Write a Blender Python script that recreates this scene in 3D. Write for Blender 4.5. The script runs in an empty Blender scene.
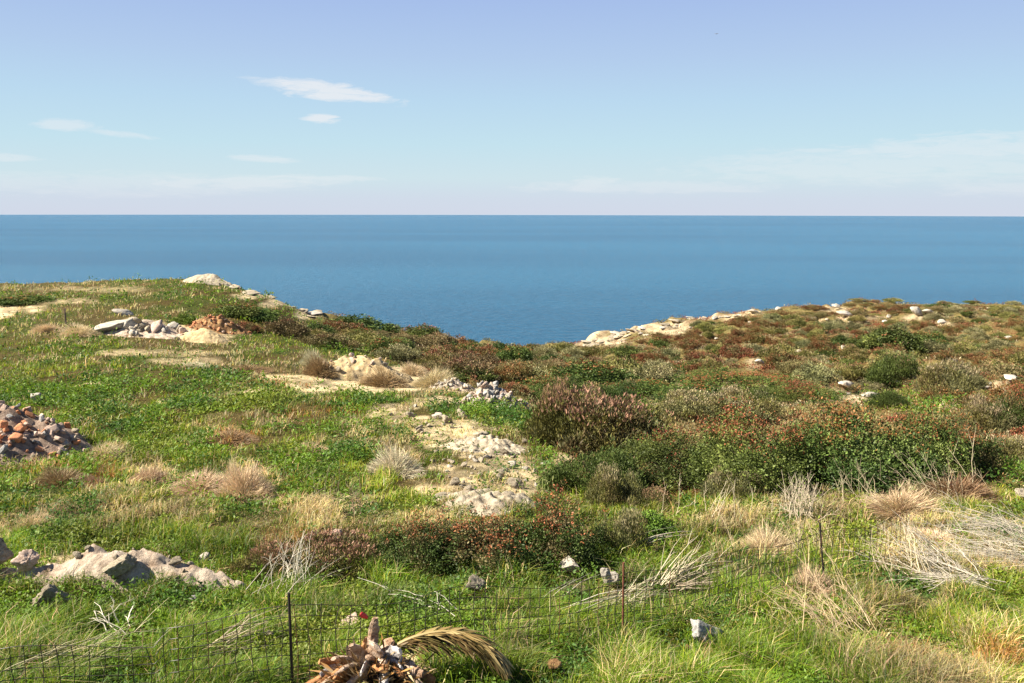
import bpy, bmesh, math, random
import numpy as np
from mathutils import Vector, Matrix, Quaternion, noise as mnoise

S = bpy.context.scene
COL = S.collection
rng = np.random.default_rng(11)
random.seed(5)
R = math.radians

# ------------------------------------------------------------------ camera
F_PX = 853.0
PITCH = R(8.68)
CP, SP = math.cos(PITCH), math.sin(PITCH)
cam_d = bpy.data.cameras.new('camera')
cam_d.sensor_width = 36.0
cam_d.lens = 36.0 * F_PX / 1024
cam_d.clip_start = 0.1
cam_d.clip_end = 120000
cam = bpy.data.objects.new('camera', cam_d)
COL.objects.link(cam)
cam.location = (0, 0, 0)
cam.rotation_euler = (Matrix.Rotation(math.pi / 2 - PITCH, 3, 'X') @ Matrix.Rotation(R(0.1), 3, 'Z')).to_euler()
S.camera = cam
SEA_Z = -52.0

# ------------------------------------------------------------------ light
SUN_AZ, SUN_EL = R(-96), R(42)          # azimuth clockwise from +Y
sv = Vector((math.sin(SUN_AZ) * math.cos(SUN_EL), math.cos(SUN_AZ) * math.cos(SUN_EL), math.sin(SUN_EL)))
sl = bpy.data.lights.new('sun', 'SUN')
sl.energy = 5.0
sl.angle = R(0.5)
sl.color = (1.0, 0.92, 0.76)
so = bpy.data.objects.new('sun', sl)
so.rotation_euler = sv.to_track_quat('Z', 'Y').to_euler()
so.location = (-30, -20, 40)
COL.objects.link(so)

EXPOSURE = 1.45
SKY_STRENGTH = 0.05
SKY_GAIN = 1.0 / (SKY_STRENGTH * 2 ** EXPOSURE)
W = bpy.data.worlds.new('World')
S.world = W
W.use_nodes = True
nt = W.node_tree
nt.nodes.clear()


def N(t, kind, **kw):
    n = t.nodes.new(kind)
    for k, v in kw.items():
        if k == 'inp':
            for i, x in v.items():
                n.inputs[i].default_value = x
        else:
            setattr(n, k, v)
    return n


def math_(t, op, a, b=None, clamp=False):
    n = t.nodes.new('ShaderNodeMath')
    n.operation = op
    n.use_clamp = clamp
    for i, x in enumerate((a, b)):
        if x is None:
            continue
        if isinstance(x, (int, float)):
            n.inputs[i].default_value = x
        else:
            t.links.new(x, n.inputs[i])
    return n.outputs[0]


sky = N(nt, 'ShaderNodeTexSky', sky_type='NISHITA', sun_disc=False, sun_elevation=SUN_EL, sun_rotation=SUN_AZ,
        altitude=50, air_density=0.75, dust_density=0.25, ozone_density=2.2)
bg = N(nt, 'ShaderNodeBackground', inp={1: SKY_STRENGTH})
wo = N(nt, 'ShaderNodeOutputWorld')
# thin clouds: soft streaks in azimuth / elevation, broken up by noise
tc = N(nt, 'ShaderNodeTexCoord')
sep = N(nt, 'ShaderNodeSeparateXYZ')
nt.links.new(tc.outputs['Generated'], sep.inputs[0])
az = math_(nt, 'ARCTAN2', sep.outputs[0], sep.outputs[1])
el = math_(nt, 'ARCSINE', sep.outputs[2])
cmb = N(nt, 'ShaderNodeCombineXYZ')
nt.links.new(math_(nt, 'MULTIPLY', az, 26), cmb.inputs[0])
nt.links.new(math_(nt, 'MULTIPLY', el, 150), cmb.inputs[1])
n1 = N(nt, 'ShaderNodeTexNoise', inp={'Scale': 1.0, 'Detail': 9, 'Roughness': 0.68, 'Distortion': 0.6})
nt.links.new(cmb.outputs[0], n1.inputs['Vector'])
nz = math_(nt, 'SUBTRACT', n1.outputs[0], 0.5)
cmb2 = N(nt, 'ShaderNodeCombineXYZ')
nt.links.new(math_(nt, 'MULTIPLY', az, 9), cmb2.inputs[0])
nt.links.new(math_(nt, 'MULTIPLY', el, 60), cmb2.inputs[1])
n2 = N(nt, 'ShaderNodeTexNoise', inp={'Scale': 1.0, 'Detail': 5, 'Roughness': 0.55})
nt.links.new(cmb2.outputs[0], n2.inputs['Vector'])
nz2 = math_(nt, 'SUBTRACT', n2.outputs[0], 0.5)


def az_el(px, py):
    a = math.atan2(px - 512, F_PX)
    return a, (math.atan((341.5 - py) / F_PX) - PITCH) * math.cos(a)


CLOUDS = [  # picture position only used to find the direction in the sky; half widths in px, opacity, slope
    (337, 92, 58, 9, 0.75, 0.10), (292, 85, 34, 5, 0.45, 0.10), (360, 96, 30, 7, 0.5, 0.05), (326, 119, 17, 4.5, 0.7, 0.0), (78, 126, 24, 4.5, 0.42, 0.02),
    (130, 135, 30, 3.0, 0.35, 0.10), (272, 160, 34, 3.2, 0.40, 0.04), (250, 182, 95, 6, 0.38, -0.02), (345, 179, 32, 3, 0.3, 0.0),
    (12, 158, 26, 3.5, 0.34, 0), (130, 185, 150, 10, 0.2, 0.0), (590, 184, 26, 7, 0.35, -0.1), (640, 187, 120, 6, 0.25, 0.0),
    (950, 146, 100, 10, 0.38, 0.0), (810, 150, 26, 2.2, 0.3, 0.0), (755, 170, 30, 3, 0.3, -0.05), (880, 165, 170, 16, 0.26, 0.0), (1010, 188, 60, 6, 0.25, 0),
]
tot = None
for (cx, cy, rx, ry, op, slope) in CLOUDS:
    a0, e0 = az_el(cx, cy)
    u = math_(nt, 'DIVIDE', math_(nt, 'SUBTRACT', az, a0), rx / F_PX)
    ee = math_(nt, 'ADD', math_(nt, 'SUBTRACT', el, e0), math_(nt, 'MULTIPLY', math_(nt, 'SUBTRACT', az, a0), slope))
    v = math_(nt, 'DIVIDE', ee, ry / F_PX)
    v = math_(nt, 'ADD', v, math_(nt, 'MULTIPLY', nz2, 1.6))
    d = math_(nt, 'ADD', math_(nt, 'MULTIPLY', u, u), math_(nt, 'MULTIPLY', v, v))
    d = math_(nt, 'ADD', d, math_(nt, 'MULTIPLY', nz, 4.6))
    m = math_(nt, 'MULTIPLY', math_(nt, 'MULTIPLY', math_(nt, 'SUBTRACT', 1.4, d), 0.85, True), op)
    tot = m if tot is None else math_(nt, 'MAXIMUM', tot, m)
mixc = N(nt, 'ShaderNodeMix', data_type='RGBA')
nt.links.new(tot, mixc.inputs['Factor'])
tint = N(nt, 'ShaderNodeMix', data_type='RGBA', blend_type='MULTIPLY', inp={'Factor': 1.0})
nt.links.new(sky.outputs[0], tint.inputs['A'])
tint.inputs['B'].default_value = (1, 1, 1, 1)
# clear band of air over the horizon: pale lavender to light blue
ramp = N(nt, 'ShaderNodeValToRGB')
ramp.color_ramp.elements[0].position = 0.0
ramp.color_ramp.elements[1].position = 1.0
SKYV = [(0.0, (209, 217, 232)), (0.06, (208, 219, 233)), (0.16, (206, 227, 235)), (0.32, (195, 225, 238)), (0.52, (185, 216, 239)), (0.72, (177, 203, 236)), (1.0, (163, 188, 233))]
els = ramp.color_ramp.elements
for i, (p_, c_) in enumerate(SKYV):
    if 0 < i < len(SKYV) - 1:
        els.new(p_)
for e_, (p_, c_) in zip(sorted(els, key=lambda q: q.position), SKYV):
    e_.color = tuple((x / 255) ** 2.2 for x in c_) + (1,)
nt.links.new(math_(nt, 'DIVIDE', el, R(13.5), True), ramp.inputs[0])
sc_ = N(nt, 'ShaderNodeVectorMath', operation='SCALE', inp={'Scale': SKY_GAIN})
nt.links.new(ramp.outputs[0], sc_.inputs[0])
air = N(nt, 'ShaderNodeMix', data_type='RGBA')
nt.links.new(math_(nt, 'SUBTRACT', 1.0, math_(nt, 'DIVIDE', math_(nt, 'SUBTRACT', el, R(13)), R(17), True), True), air.inputs['Factor'])
nt.links.new(tint.outputs['Result'], air.inputs['A'])
nt.links.new(sc_.outputs[0], air.inputs['B'])
nt.links.new(air.outputs['Result'], mixc.inputs['A'])
mixc.inputs['B'].default_value = (0.87 * SKY_GAIN, 0.88 * SKY_GAIN, 0.90 * SKY_GAIN, 1)
nt.links.new(mixc.outputs['Result'], bg.inputs[0])
nt.links.new(bg.outputs[0], wo.inputs[0])

S.view_settings.view_transform = 'Standard'
S.view_settings.look = 'None'
S.view_settings.exposure = EXPOSURE
S.view_settings.gamma = 1.0
S.view_settings.use_curve_mapping = False
S.render.engine = 'CYCLES'
S.cycles.max_bounces = 5
S.cycles.diffuse_bounces = 2
S.cycles.transmission_bounces = 2
S.cycles.glossy_bounces = 2
S.cycles.caustics_reflective = False
S.cycles.caustics_refractive = False

# ------------------------------------------------------------------ tools


def hash2(ix, iy, seed):
    h = (ix.astype(np.int64) * 374761393 + iy.astype(np.int64) * 668265263 + seed * 1442695041) & 0xFFFFFFFF
    h = ((h ^ (h >> 13)) * 1274126177) & 0xFFFFFFFF
    return ((h ^ (h >> 16)) & 0xFFFF) / 65535.0


def vnoise(x, y, seed=0):
    x = np.asarray(x, float)
    y = np.asarray(y, float)
    ix, iy = np.floor(x), np.floor(y)
    fx, fy = x - ix, y - iy
    fx = fx * fx * (3 - 2 * fx)
    fy = fy * fy * (3 - 2 * fy)
    a, b = hash2(ix, iy, seed), hash2(ix + 1, iy, seed)
    c, d = hash2(ix, iy + 1, seed), hash2(ix + 1, iy + 1, seed)
    return (a + (b - a) * fx) * (1 - fy) + (c + (d - c) * fx) * fy


def fbm(x, y, seed=0, oct=4):
    t, a, n = 0, 1.0, 0
    for k in range(oct):
        t = t + a * vnoise(np.asarray(x) * 2 ** k + 17.3 * k, np.asarray(y) * 2 ** k - 9.1 * k, seed + k * 7)
        n += a
        a *= 0.5
    return t / n


def sstep(a, b, x):
    t = np.clip((x - a) / (b - a), 0, 1)
    return t * t * (3 - 2 * t)


# ------------------------------------------------------------------ terrain: a height function from surveyed profiles
# each profile: bearing, then (distance, depression as row of a level survey picture)
PROFILES = [
    (-60, [(10, 600), (12.5, 550), (16, 500), (22, 450), (31, 400), (45, 350), (57, 320), (70, 300), (88, 286)]),
    (50, [(10, 600), (12.5, 550), (16, 500), (22, 450), (31, 400), (45, 350), (57, 318), (70, 296), (86, 283)]),
    (150, [(10, 600), (12.5, 550), (16, 500), (22, 450), (31, 400), (45, 352), (55, 328), (66, 297), (80, 279)]),
    (200, [(10, 600), (12.5, 550), (16, 500), (22, 450), (31, 400), (46, 353), (56, 330), (66, 298), (76, 279)]),
    (240, [(10, 600), (12.5, 550), (16, 500), (22, 450), (31, 400), (47, 355), (57, 332), (66, 305), (74, 287)]),
    (280, [(10, 600), (12.5, 550), (16, 500), (22, 450), (31, 400), (48, 356), (60, 332), (68, 312), (75, 300)]),
    (315, [(10, 600), (12.5, 550), (16, 500), (22, 450), (31, 400), (48, 360), (62, 336), (76, 318)]),
    (360, [(10, 600), (12.5, 550), (16, 500), (22, 450), (32, 400), (46, 372), (62, 345), (80, 327)]),
    (420, [(10, 600), (12.5, 550), (16, 500), (22, 450), (32, 402), (47, 372), (66, 350), (86, 337)]),
    (490, [(10, 600), (12.5, 550), (16, 500), (22, 450), (33, 404), (50, 372), (75, 354), (94, 348)]),
    (545, [(10, 600), (12.5, 550), (16, 502), (22, 456), (34, 408), (52, 376), (78, 355), (102, 347)]),
    (580, [(10, 600), (12.5, 550), (16, 504), (22, 460), (34, 410), (52, 376), (78, 355), (108, 343)]),
    (640, [(10, 600), (12.5, 550), (16, 505), (22, 463), (34, 412), (52, 375), (78, 350), (116, 326)]),
    (700, [(10, 600), (12.5, 550), (16, 505), (22, 463), (34, 412), (52, 374), (78, 346), (122, 317)]),
    (780, [(10, 600), (12.5, 550), (16, 503), (22, 460), (35, 410), (54, 372), (78, 342), (126, 308)]),
    (860, [(10, 600), (12.5, 550), (16, 500), (22, 455), (36, 405), (54, 370), (76, 343), (128, 303)]),
    (960, [(10, 598), (12.5, 547), (16, 495), (22, 448), (36, 402), (54, 368), (76, 342), (127, 304)]),
    (1090, [(10, 596), (12.5, 543), (16, 490), (22, 445), (36, 402), (54, 368), (76, 341), (126, 306)]),
]
LG = np.linspace(math.log(7.0), math.log(150.0), 260)
SG = np.linspace(-0.72, 0.72, 289)
prof_s = np.array([(p - 512) / F_PX for p, _ in PROFILES])
prof_z, prof_e = [], []
for px_, pts in PROFILES:
    lx = [math.log(a) for a, _ in pts]
    zs = []
    for a, v in pts:
        t = (341.5 - v) / F_PX
        zs.append(a * (t * CP - SP) / (CP + t * SP))
    lx = [math.log(7.0)] + lx
    zs = [-4.25] + zs
    prof_z.append(np.interp(LG, lx, zs))
    prof_e.append(pts[-1][0])
prof_z = np.array(prof_z)
ZT = np.empty((len(SG), len(LG)))
for j in range(len(LG)):
    ZT[:, j] = np.interp(SG, prof_s, prof_z[:, j])
EDGE = np.interp(SG, prof_s, prof_e)


def gsm(a, sig, axis):
    k = np.arange(-int(3 * sig), int(3 * sig) + 1)
    w = np.exp(-0.5 * (k / sig) ** 2)
    w /= w.sum()
    pad = [(0, 0)] * a.ndim
    pad[axis] = (len(k) // 2, len(k) // 2)
    b = np.pad(a, pad, mode='edge')
    return np.apply_along_axis(lambda r: np.convolve(r, w, 'valid'), axis, b)


ZT = gsm(gsm(ZT, 3.0, 0), 4.0, 1)
EDGE = gsm(EDGE, 3.0, 0)


def to_px(X, Y, Z):
    c = Y * CP - Z * SP
    u = Y * SP + Z * CP
    c = np.maximum(c, 0.5)
    return 512 + F_PX * X / c, 341.5 - F_PX * u / c


def heathness(s, Y):
    """1 on the maquis slope to the right and in the hollow, 0 on the meadow"""
    bx = np.interp(np.log(np.maximum(Y, 1)), np.log([14.6, 16.5, 17.5, 22, 33, 45, 60, 75, 95]),
                   [0.95, 0.70, 0.10, 0.055, 0.02, -0.10, -0.17, -0.235, -0.30])
    return sstep(-0.02, 0.02, s - bx)


def base_z(X, Y):
    X = np.asarray(X, float)
    Y = np.asarray(Y, float)
    Yc = np.maximum(Y, 7.0)
    s = np.clip(X / Yc, -0.72, 0.72)
    fi = (s + 0.72) / 1.44 * (len(SG) - 1)
    fj = (np.log(np.minimum(Yc, 149.9)) - LG[0]) / (LG[-1] - LG[0]) * (len(LG) - 1)
    i = np.clip(fi.astype(int), 0, len(SG) - 2)
    j = np.clip(fj.astype(int), 0, len(LG) - 2)
    a, b = fi - i, fj - j
    z = (ZT[i, j] * (1 - a) + ZT[i + 1, j] * a) * (1 - b) + (ZT[i, j + 1] * (1 - a) + ZT[i + 1, j + 1] * a) * b
    return z, s, np.interp(s, SG, EDGE)


def ground_z(X, Y):
    z, s, e = base_z(X, Y)
    Y = np.asarray(Y, float)
    X = np.asarray(X, float)
    h = heathness(s, Y)
    amp = np.clip(Y / 30, 0.25, 1.0)
    z = z + amp * 0.55 * (fbm(X / 6.0, Y / 6.0, 3, 3) - 0.5) * (0.6 + 0.4 * h)
    z = z + 0.16 * (fbm(X / 1.1, Y / 1.1, 9, 3) - 0.5) * (1 + 1.4 * h)
    hum = vnoise(X / 2.1, Y / 2.6, 21)
    z = z + h * sstep(25, 45, Y) * 0.7 * (sstep(0.4, 0.9, hum) - 0.25)
    over = np.maximum(Y - e, 0)
    z = z - over * 0.75 - 0.6 * np.minimum(over, 3)
    rock = sstep(1, 8, over)
    z = z + rock * 2.5 * (fbm(X / 4.0, Y / 4.0, 31, 4) - 0.5)
    coast = sstep(-26, -4, Y - e) * np.exp(-((s - 0.15) / 0.12) ** 2)
    z = z + coast * (1 - rock) * (1.3 * (fbm(X / 5.0, Y / 3.0, 131, 4) - .5) + .5 * (vnoise(X / 1.3, Y / .9, 133) - .5))
    return np.maximum(z, SEA_Z - 4.0)


RAY_Y = np.exp(np.linspace(math.log(5.0), math.log(160.0), 1500))


def hit(px, py):
    """where the sight line of a surveyed picture position meets the ground"""
    t = (341.5 - py) / F_PX
    k = (t * CP - SP) / (CP + t * SP)
    Z = RAY_Y * k
    X = (px - 512) / F_PX * (RAY_Y * CP - Z * SP)
    g = ground_z(X, RAY_Y)
    below = np.nonzero(Z <= g)[0]
    i = below[0] if len(below) else len(RAY_Y) - 1
    return float(X[i]), float(RAY_Y[i]), float(g[i])


def mpp(Y, Z):
    return (Y * CP - Z * SP) / F_PX


def lin(c):
    c = np.asarray(c, float) / 255.0
    return np.where(c <= 0.04045, c / 12.92, ((c + 0.055) / 1.055) ** 2.4)


# ------------------------------------------------------------------ mesh writing


def np_mesh(name, verts, faces_flat, starts, cols=None, mat=None, smooth=False):
    me = bpy.data.meshes.new(name)
    me.vertices.add(len(verts))
    me.vertices.foreach_set('co', np.ascontiguousarray(verts, dtype=np.float32).ravel())
    me.loops.add(len(faces_flat))
    me.loops.foreach_set('vertex_index', np.ascontiguousarray(faces_flat, dtype=np.int32))
    me.polygons.add(len(starts))
    me.polygons.foreach_set('loop_start', np.ascontiguousarray(starts, dtype=np.int32))
    me.update(calc_edges=True)
    if smooth:
        me.polygons.foreach_set('use_smooth', np.ones(len(starts), dtype=bool))
    if cols is not None:
        a = me.color_attributes.new('col', 'FLOAT_COLOR', 'POINT')
        rgba = np.ones((len(verts), 4), dtype=np.float32)
        rgba[:, :3] = cols
        a.data.foreach_set('color', rgba.ravel())
    if mat:
        me.materials.append(mat)
    return me


class Soup:
    """collects leaves, blades and strips; builds ONE mesh"""

    def __init__(self):
        self.v, self.c, self.q, self.t, self.n = [], [], [], [], 0

    def leaves(self, base, axis, side, length, width, col, fold=0.0):
        n = len(base)
        length = np.broadcast_to(np.asarray(length, float), (n,))[:, None]
        width = np.broadcast_to(np.asarray(width, float), (n,))[:, None]
        mid = base + axis * length * 0.5
        up = np.cross(axis, side)
        v = np.stack([base, mid + side * width * 0.5 + up * width * fold, base + axis * length, mid - side * width * 0.5 + up * width * fold], 1).reshape(-1, 3)
        i = self.n + np.arange(n)[:, None] * 4
        self.q.append(i + np.array([0, 1, 2, 3]))
        self.v.append(v)
        self.c.append(np.repeat(col, 4, 0))
        self.n += 4 * n

    def blades(self, base, h, w, lean, col, tipcol=None):
        n = len(base)
        h, w = h[:, None], w[:, None]
        th = rng.uniform(0, math.pi, n)
        side = np.stack([np.cos(th), np.sin(th), 0 * th], 1)
        up = np.array([0, 0, 1.0])
        v0, v1 = base - side * w * .5, base + side * w * .5
        m = base + up * h * .58 + lean * h * .30
        tip = base + up * h * (1 - 0.35 * np.minimum(1, np.linalg.norm(lean, axis=1))[:, None]) + lean * h
        v = np.stack([v0, v1, m - side * w * .42, m + side * w * .42, tip], 1).reshape(-1, 3)
        i = self.n + np.arange(n)[:, None] * 5
        self.q.append(i + np.array([0, 1, 3, 2]))
        self.t.append(i + np.array([2, 3, 4]))
        self.v.append(v)
        if tipcol is None:
            self.c.append(np.repeat(col, 5, 0))
        else:
            c = np.stack([col, col, (col + tipcol) / 2, (col + tipcol) / 2, tipcol], 1).reshape(-1, 3)
            self.c.append(c)
        self.n += 5 * n

    def strip(self, pts, rad, col):
        """three-sided tube along pts"""
        pts = np.asarray(pts, float)
        k = len(pts)
        rad = np.broadcast_to(np.asarray(rad, float), (k,))
        d = np.gradient(pts, axis=0)
        d /= np.linalg.norm(d, axis=1)[:, None] + 1e-9
        ref = np.array([0.3, 0.9, 0.2]) if abs(d[0, 1]) < .8 else np.array([1.0, 0, 0.1])
        a = np.cross(d, ref)
        a /= np.linalg.norm(a, axis=1)[:, None] + 1e-9
        b = np.cross(d, a)
        ring = []
        for q in range(3):
            f = q * 2 * math.pi / 3
            ring.append(pts + (a * math.cos(f) + b * math.sin(f)) * rad[:, None])
        v = np.stack(ring, 1).reshape(-1, 3)
        qs = []
        for i in range(k - 1):
            for q in range(3):
                qs.append((i * 3 + q, i * 3 + (q + 1) % 3, i * 3 + 3 + (q + 1) % 3, i * 3 + 3 + q))
        self.q.append(np.array(qs) + self.n)
        self.v.append(v)
        self.c.append(np.tile(np.asarray(col, float), (len(v), 1)) if np.ndim(col) == 1 else np.repeat(col, 3, 0))
        self.n += len(v)

    def mesh(self, name, mat):
        V = np.concatenate(self.v)
        C = np.concatenate(self.c)
        q = np.concatenate(self.q).reshape(-1, 4) if self.q else np.zeros((0, 4), int)
        t = np.concatenate(self.t).reshape(-1, 3) if self.t else np.zeros((0, 3), int)
        flat = np.concatenate([q.ravel(), t.ravel()])
        st = np.concatenate([np.arange(len(q)) * 4, len(q) * 4 + np.arange(len(t)) * 3])
        return np_mesh(name, V, flat, st, C, mat)


def link(name, me, parent=None, loc=None, rz=0, scale=None):
    o = bpy.data.objects.new(name, me)
    COL.objects.link(o)
    if parent:
        o.parent = parent
    if loc is not None:
        o.location = loc
    o.rotation_euler = (0, 0, rz)
    if scale is not None:
        o.scale = scale
    return o


def tag(o, label=None, cat=None, group=None, kind=None):
    if label:
        o['label'] = label
    if cat:
        o['category'] = cat
    if group:
        o['group'] = group
    if kind:
        o['kind'] = kind
    return o


def copy_tree(o, parent=None):
    c = o.copy()
    COL.objects.link(c)
    c.parent = parent
    for ch in o.children:
        copy_tree(ch, c)
    return c


def unit(v):
    return v / (np.linalg.norm(v, axis=-1, keepdims=True) + 1e-9)


# ------------------------------------------------------------------ materials


def leaf_material(name, trans=0.3, rand=0.10, gloss=0.04, rough=0.45):
    m = bpy.data.materials.new(name)
    m.use_nodes = True
    t = m.node_tree
    t.nodes.clear()
    at = N(t, 'ShaderNodeAttribute', attribute_name='col')
    oi = N(t, 'ShaderNodeObjectInfo')
    hs = N(t, 'ShaderNodeHueSaturation')
    t.links.new(at.outputs['Color'], hs.inputs['Color'])
    t.links.new(math_(t, 'ADD', math_(t, 'MULTIPLY', oi.outputs['Random'], rand * 0.5), 0.5 - rand * 0.25), hs.inputs['Hue'])
    v = math_(t, 'FRACT', math_(t, 'MULTIPLY', oi.outputs['Random'], 7.31))
    t.links.new(math_(t, 'ADD', math_(t, 'MULTIPLY', v, rand * 3), 1 - rand * 1.5), hs.inputs['Value'])
    di = N(t, 'ShaderNodeBsdfDiffuse')
    tr = N(t, 'ShaderNodeBsdfTranslucent')
    gl = N(t, 'ShaderNodeBsdfGlossy', inp={'Roughness': rough})
    t.links.new(hs.outputs[0], di.inputs[0])
    t.links.new(hs.outputs[0], tr.inputs[0])
    m1 = N(t, 'ShaderNodeMixShader', inp={0: trans})
    t.links.new(di.outputs[0], m1.inputs[1])
    t.links.new(tr.outputs[0], m1.inputs[2])
    m2 = N(t, 'ShaderNodeMixShader', inp={0: gloss})
    t.links.new(m1.outputs[0], m2.inputs[1])
    t.links.new(gl.outputs[0], m2.inputs[2])
    o = N(t, 'ShaderNodeOutputMaterial')
    t.links.new(m2.outputs[0], o.inputs[0])
    return m


def rock_material(name, c1, c2, scale=6.0, rand=0.25, bump=0.5, dark=None):
    m = bpy.data.materials.new(name)
    m.use_nodes = True
    t = m.node_tree
    b = t.nodes['Principled BSDF']
    b.inputs['Roughness'].default_value = 0.9
    b.inputs['Specular IOR Level'].default_value = 0.2
    tc_ = N(t, 'ShaderNodeTexCoord')
    oi = N(t, 'ShaderNodeObjectInfo')
    vm = N(t, 'ShaderNodeVectorMath', operation='ADD')
    t.links.new(tc_.outputs['Object'], vm.inputs[0])
    t.links.new(oi.outputs['Location'], vm.inputs[1])
    n = N(t, 'ShaderNodeTexNoise', inp={'Scale': scale, 'Detail': 8, 'Roughness': 0.65})
    t.links.new(vm.outputs[0], n.inputs['Vector'])
    cr = N(t, 'ShaderNodeValToRGB')
    cr.color_ramp.elements[0].position = 0.40
    cr.color_ramp.elements[1].position = 0.62
    cr.color_ramp.elements[0].color = (*c1, 1)
    cr.color_ramp.elements[1].color = (*c2, 1)
    if dark is not None:
        e = cr.color_ramp.elements.new(0.30)
        e.color = (*dark, 1)
    t.links.new(n.outputs[0], cr.inputs[0])
    hs = N(t, 'ShaderNodeHueSaturation')
    t.links.new(cr.outputs[0], hs.inputs['Color'])
    t.links.new(math_(t, 'ADD', math_(t, 'MULTIPLY', oi.outputs['Random'], rand * 2), 1 - rand), hs.inputs['Value'])
    t.links.new(hs.outputs[0], b.inputs['Base Color'])
    n3 = N(t, 'ShaderNodeTexNoise', inp={'Scale': scale * 4, 'Detail': 8, 'Roughness': 0.7})
    t.links.new(vm.outputs[0], n3.inputs['Vector'])
    bp = N(t, 'ShaderNodeBump', inp={'Strength': bump, 'Distance': 0.05})
    t.links.new(n3.outputs[0], bp.inputs['Height'])
    t.links.new(bp.outputs[0], b.inputs['Normal'])
    return m


M_LEAF = leaf_material('leaf', 0.10, 0.08, 0.02, 0.55)
M_GRASS = leaf_material('grass_blade', 0.38, 0.0, 0.025, 0.6)
M_DRY = leaf_material('dry_stalk', 0.2, 0.08, 0.03, 0.5)
M_BARK = leaf_material('twig', 0.0, 0.1, 0.0)
M_LIME = rock_material('limestone', (0.29, 0.235, 0.165), (0.48, 0.41, 0.31), 5, 0.2, 0.8, (0.15, 0.125, 0.09))
M_WHITE = rock_material('white_limestone', (0.36, 0.31, 0.25), (0.54, 0.49, 0.42), 4, 0.18, 0.7, (0.18, 0.15, 0.12))
M_GREY = rock_material('grey_stone', (0.28, 0.265, 0.25), (0.42, 0.40, 0.38), 7, 0.2, 0.6, (0.12, 0.11, 0.1))
M_PINK = rock_material('pink_stone', (0.42, 0.29, 0.22), (0.62, 0.48, 0.40), 6, 0.2, 0.6, (0.22, 0.12, 0.08))
M_BRICK = rock_material('broken_brick', (0.40, 0.15, 0.07), (0.56, 0.28, 0.15), 9, 0.3, 0.4)
M_DARKST = rock_material('dark_stone', (0.10, 0.075, 0.06), (0.2, 0.15, 0.12), 8, 0.3, 0.6)
M_TANSOIL = rock_material('tan_soil', (0.40, 0.29, 0.15), (0.56, 0.43, 0.25), 3, 0.05, 0.8, (0.24, 0.17, 0.09))
M_SOIL = rock_material('brown_soil', (0.17, 0.115, 0.085), (0.34, 0.25, 0.19), 6, 0.05, 0.8)
M_PALESOIL = rock_material('pale_soil', (0.36, 0.27, 0.20), (0.58, 0.48, 0.38), 4, 0.05, 0.9, (0.18, 0.12, 0.08))
M_ORANGESOIL = rock_material('orange_soil', (0.20, 0.10, 0.045), (0.36, 0.22, 0.10), 3, 0.1, 0.8)


def simple_material(name, col, rough=0.6, metal=0.0):
    m = bpy.data.materials.new(name)
    m.use_nodes = True
    t = m.node_tree
    b = t.nodes['Principled BSDF']
    b.inputs['Roughness'].default_value = rough
    b.inputs['Metallic'].default_value = metal
    n = N(t, 'ShaderNodeTexNoise', inp={'Scale': 30.0, 'Detail': 5})
    tc_ = N(t, 'ShaderNodeTexCoord')
    t.links.new(tc_.outputs['Object'], n.inputs['Vector'])
    mx = N(t, 'ShaderNodeMix', data_type='RGBA')
    t.links.new(n.outputs[0], mx.inputs['Factor'])
    mx.inputs['A'].default_value = (*[x * 0.6 for x in col], 1)
    mx.inputs['B'].default_value = (*[min(1, x * 1.35) for x in col], 1)
    t.links.new(mx.outputs['Result'], b.inputs['Base Color'])
    return m


# ------------------------------------------------------------------ ground cover map
# patches: where they lie on the ground (survey picture position, half sizes), strength
def P(px, py, list_, seed=1, rag=0.9):
    """soft ragged union of patches at ground positions"""
    out = np.zeros_like(px)
    nx = fbm(px / 22, py / 9, 40 + seed, 3) - 0.5
    ny = fbm(px / 22 + 50, py / 9, 50 + seed, 3) - 0.5
    for (cx, cy, rx, ry, st) in list_:
        d = ((px - cx) / rx + nx * 2 * rag) ** 2 + ((py - cy) / ry + ny * 2 * rag) ** 2
        out = np.maximum(out, st * sstep(1.25, 0.45, d))
    return out


BARE = [(-5, 311, 52, 7, 1), (60, 303, 40, 3, .5), (95, 290, 60, 3, .3), (150, 354, 62, 3.5, .5), (195, 361, 46, 3.5, .5), (345, 387, 85, 9, 1), (360, 376, 60, 8, .9), (300, 378, 34, 4, .8),
        (395, 382, 44, 8, 1), (445, 384, 45, 9, .9), (430, 402, 30, 5, .7), (390, 408, 26, 5, .7), (460, 428, 46, 8, .8), (250, 392, 26, 2.5, .8), (95, 385, 11, 2.5, 1), (165, 402, 9, 2.5, .9), (405, 420, 36, 8, .75), (385, 412, 20, 5, .8),
        (445, 438, 34, 9, .8), (490, 462, 44, 22, .75), (468, 490, 52, 12, .8), (520, 485, 22, 24, .8), (345, 495, 55, 2.5, .7),
        (300, 500, 60, 3, .5), (205, 334, 30, 8, .9), (130, 330, 40, 8, .8), (265, 498, 10, 5, .5),
        (110, 572, 118, 17, .9), (60, 588, 30, 16, .7), (150, 588, 26, 6, .6), (330, 558, 16, 8, .5), (980, 498, 40, 6, .5), (210, 280, 20, 5, .8), (378, 690, 60, 34, .9), (704, 668, 18, 14, .8), (573, 588, 18, 8, .7), (608, 598, 14, 9, .7), (478, 604, 20, 7, .6)]
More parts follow.
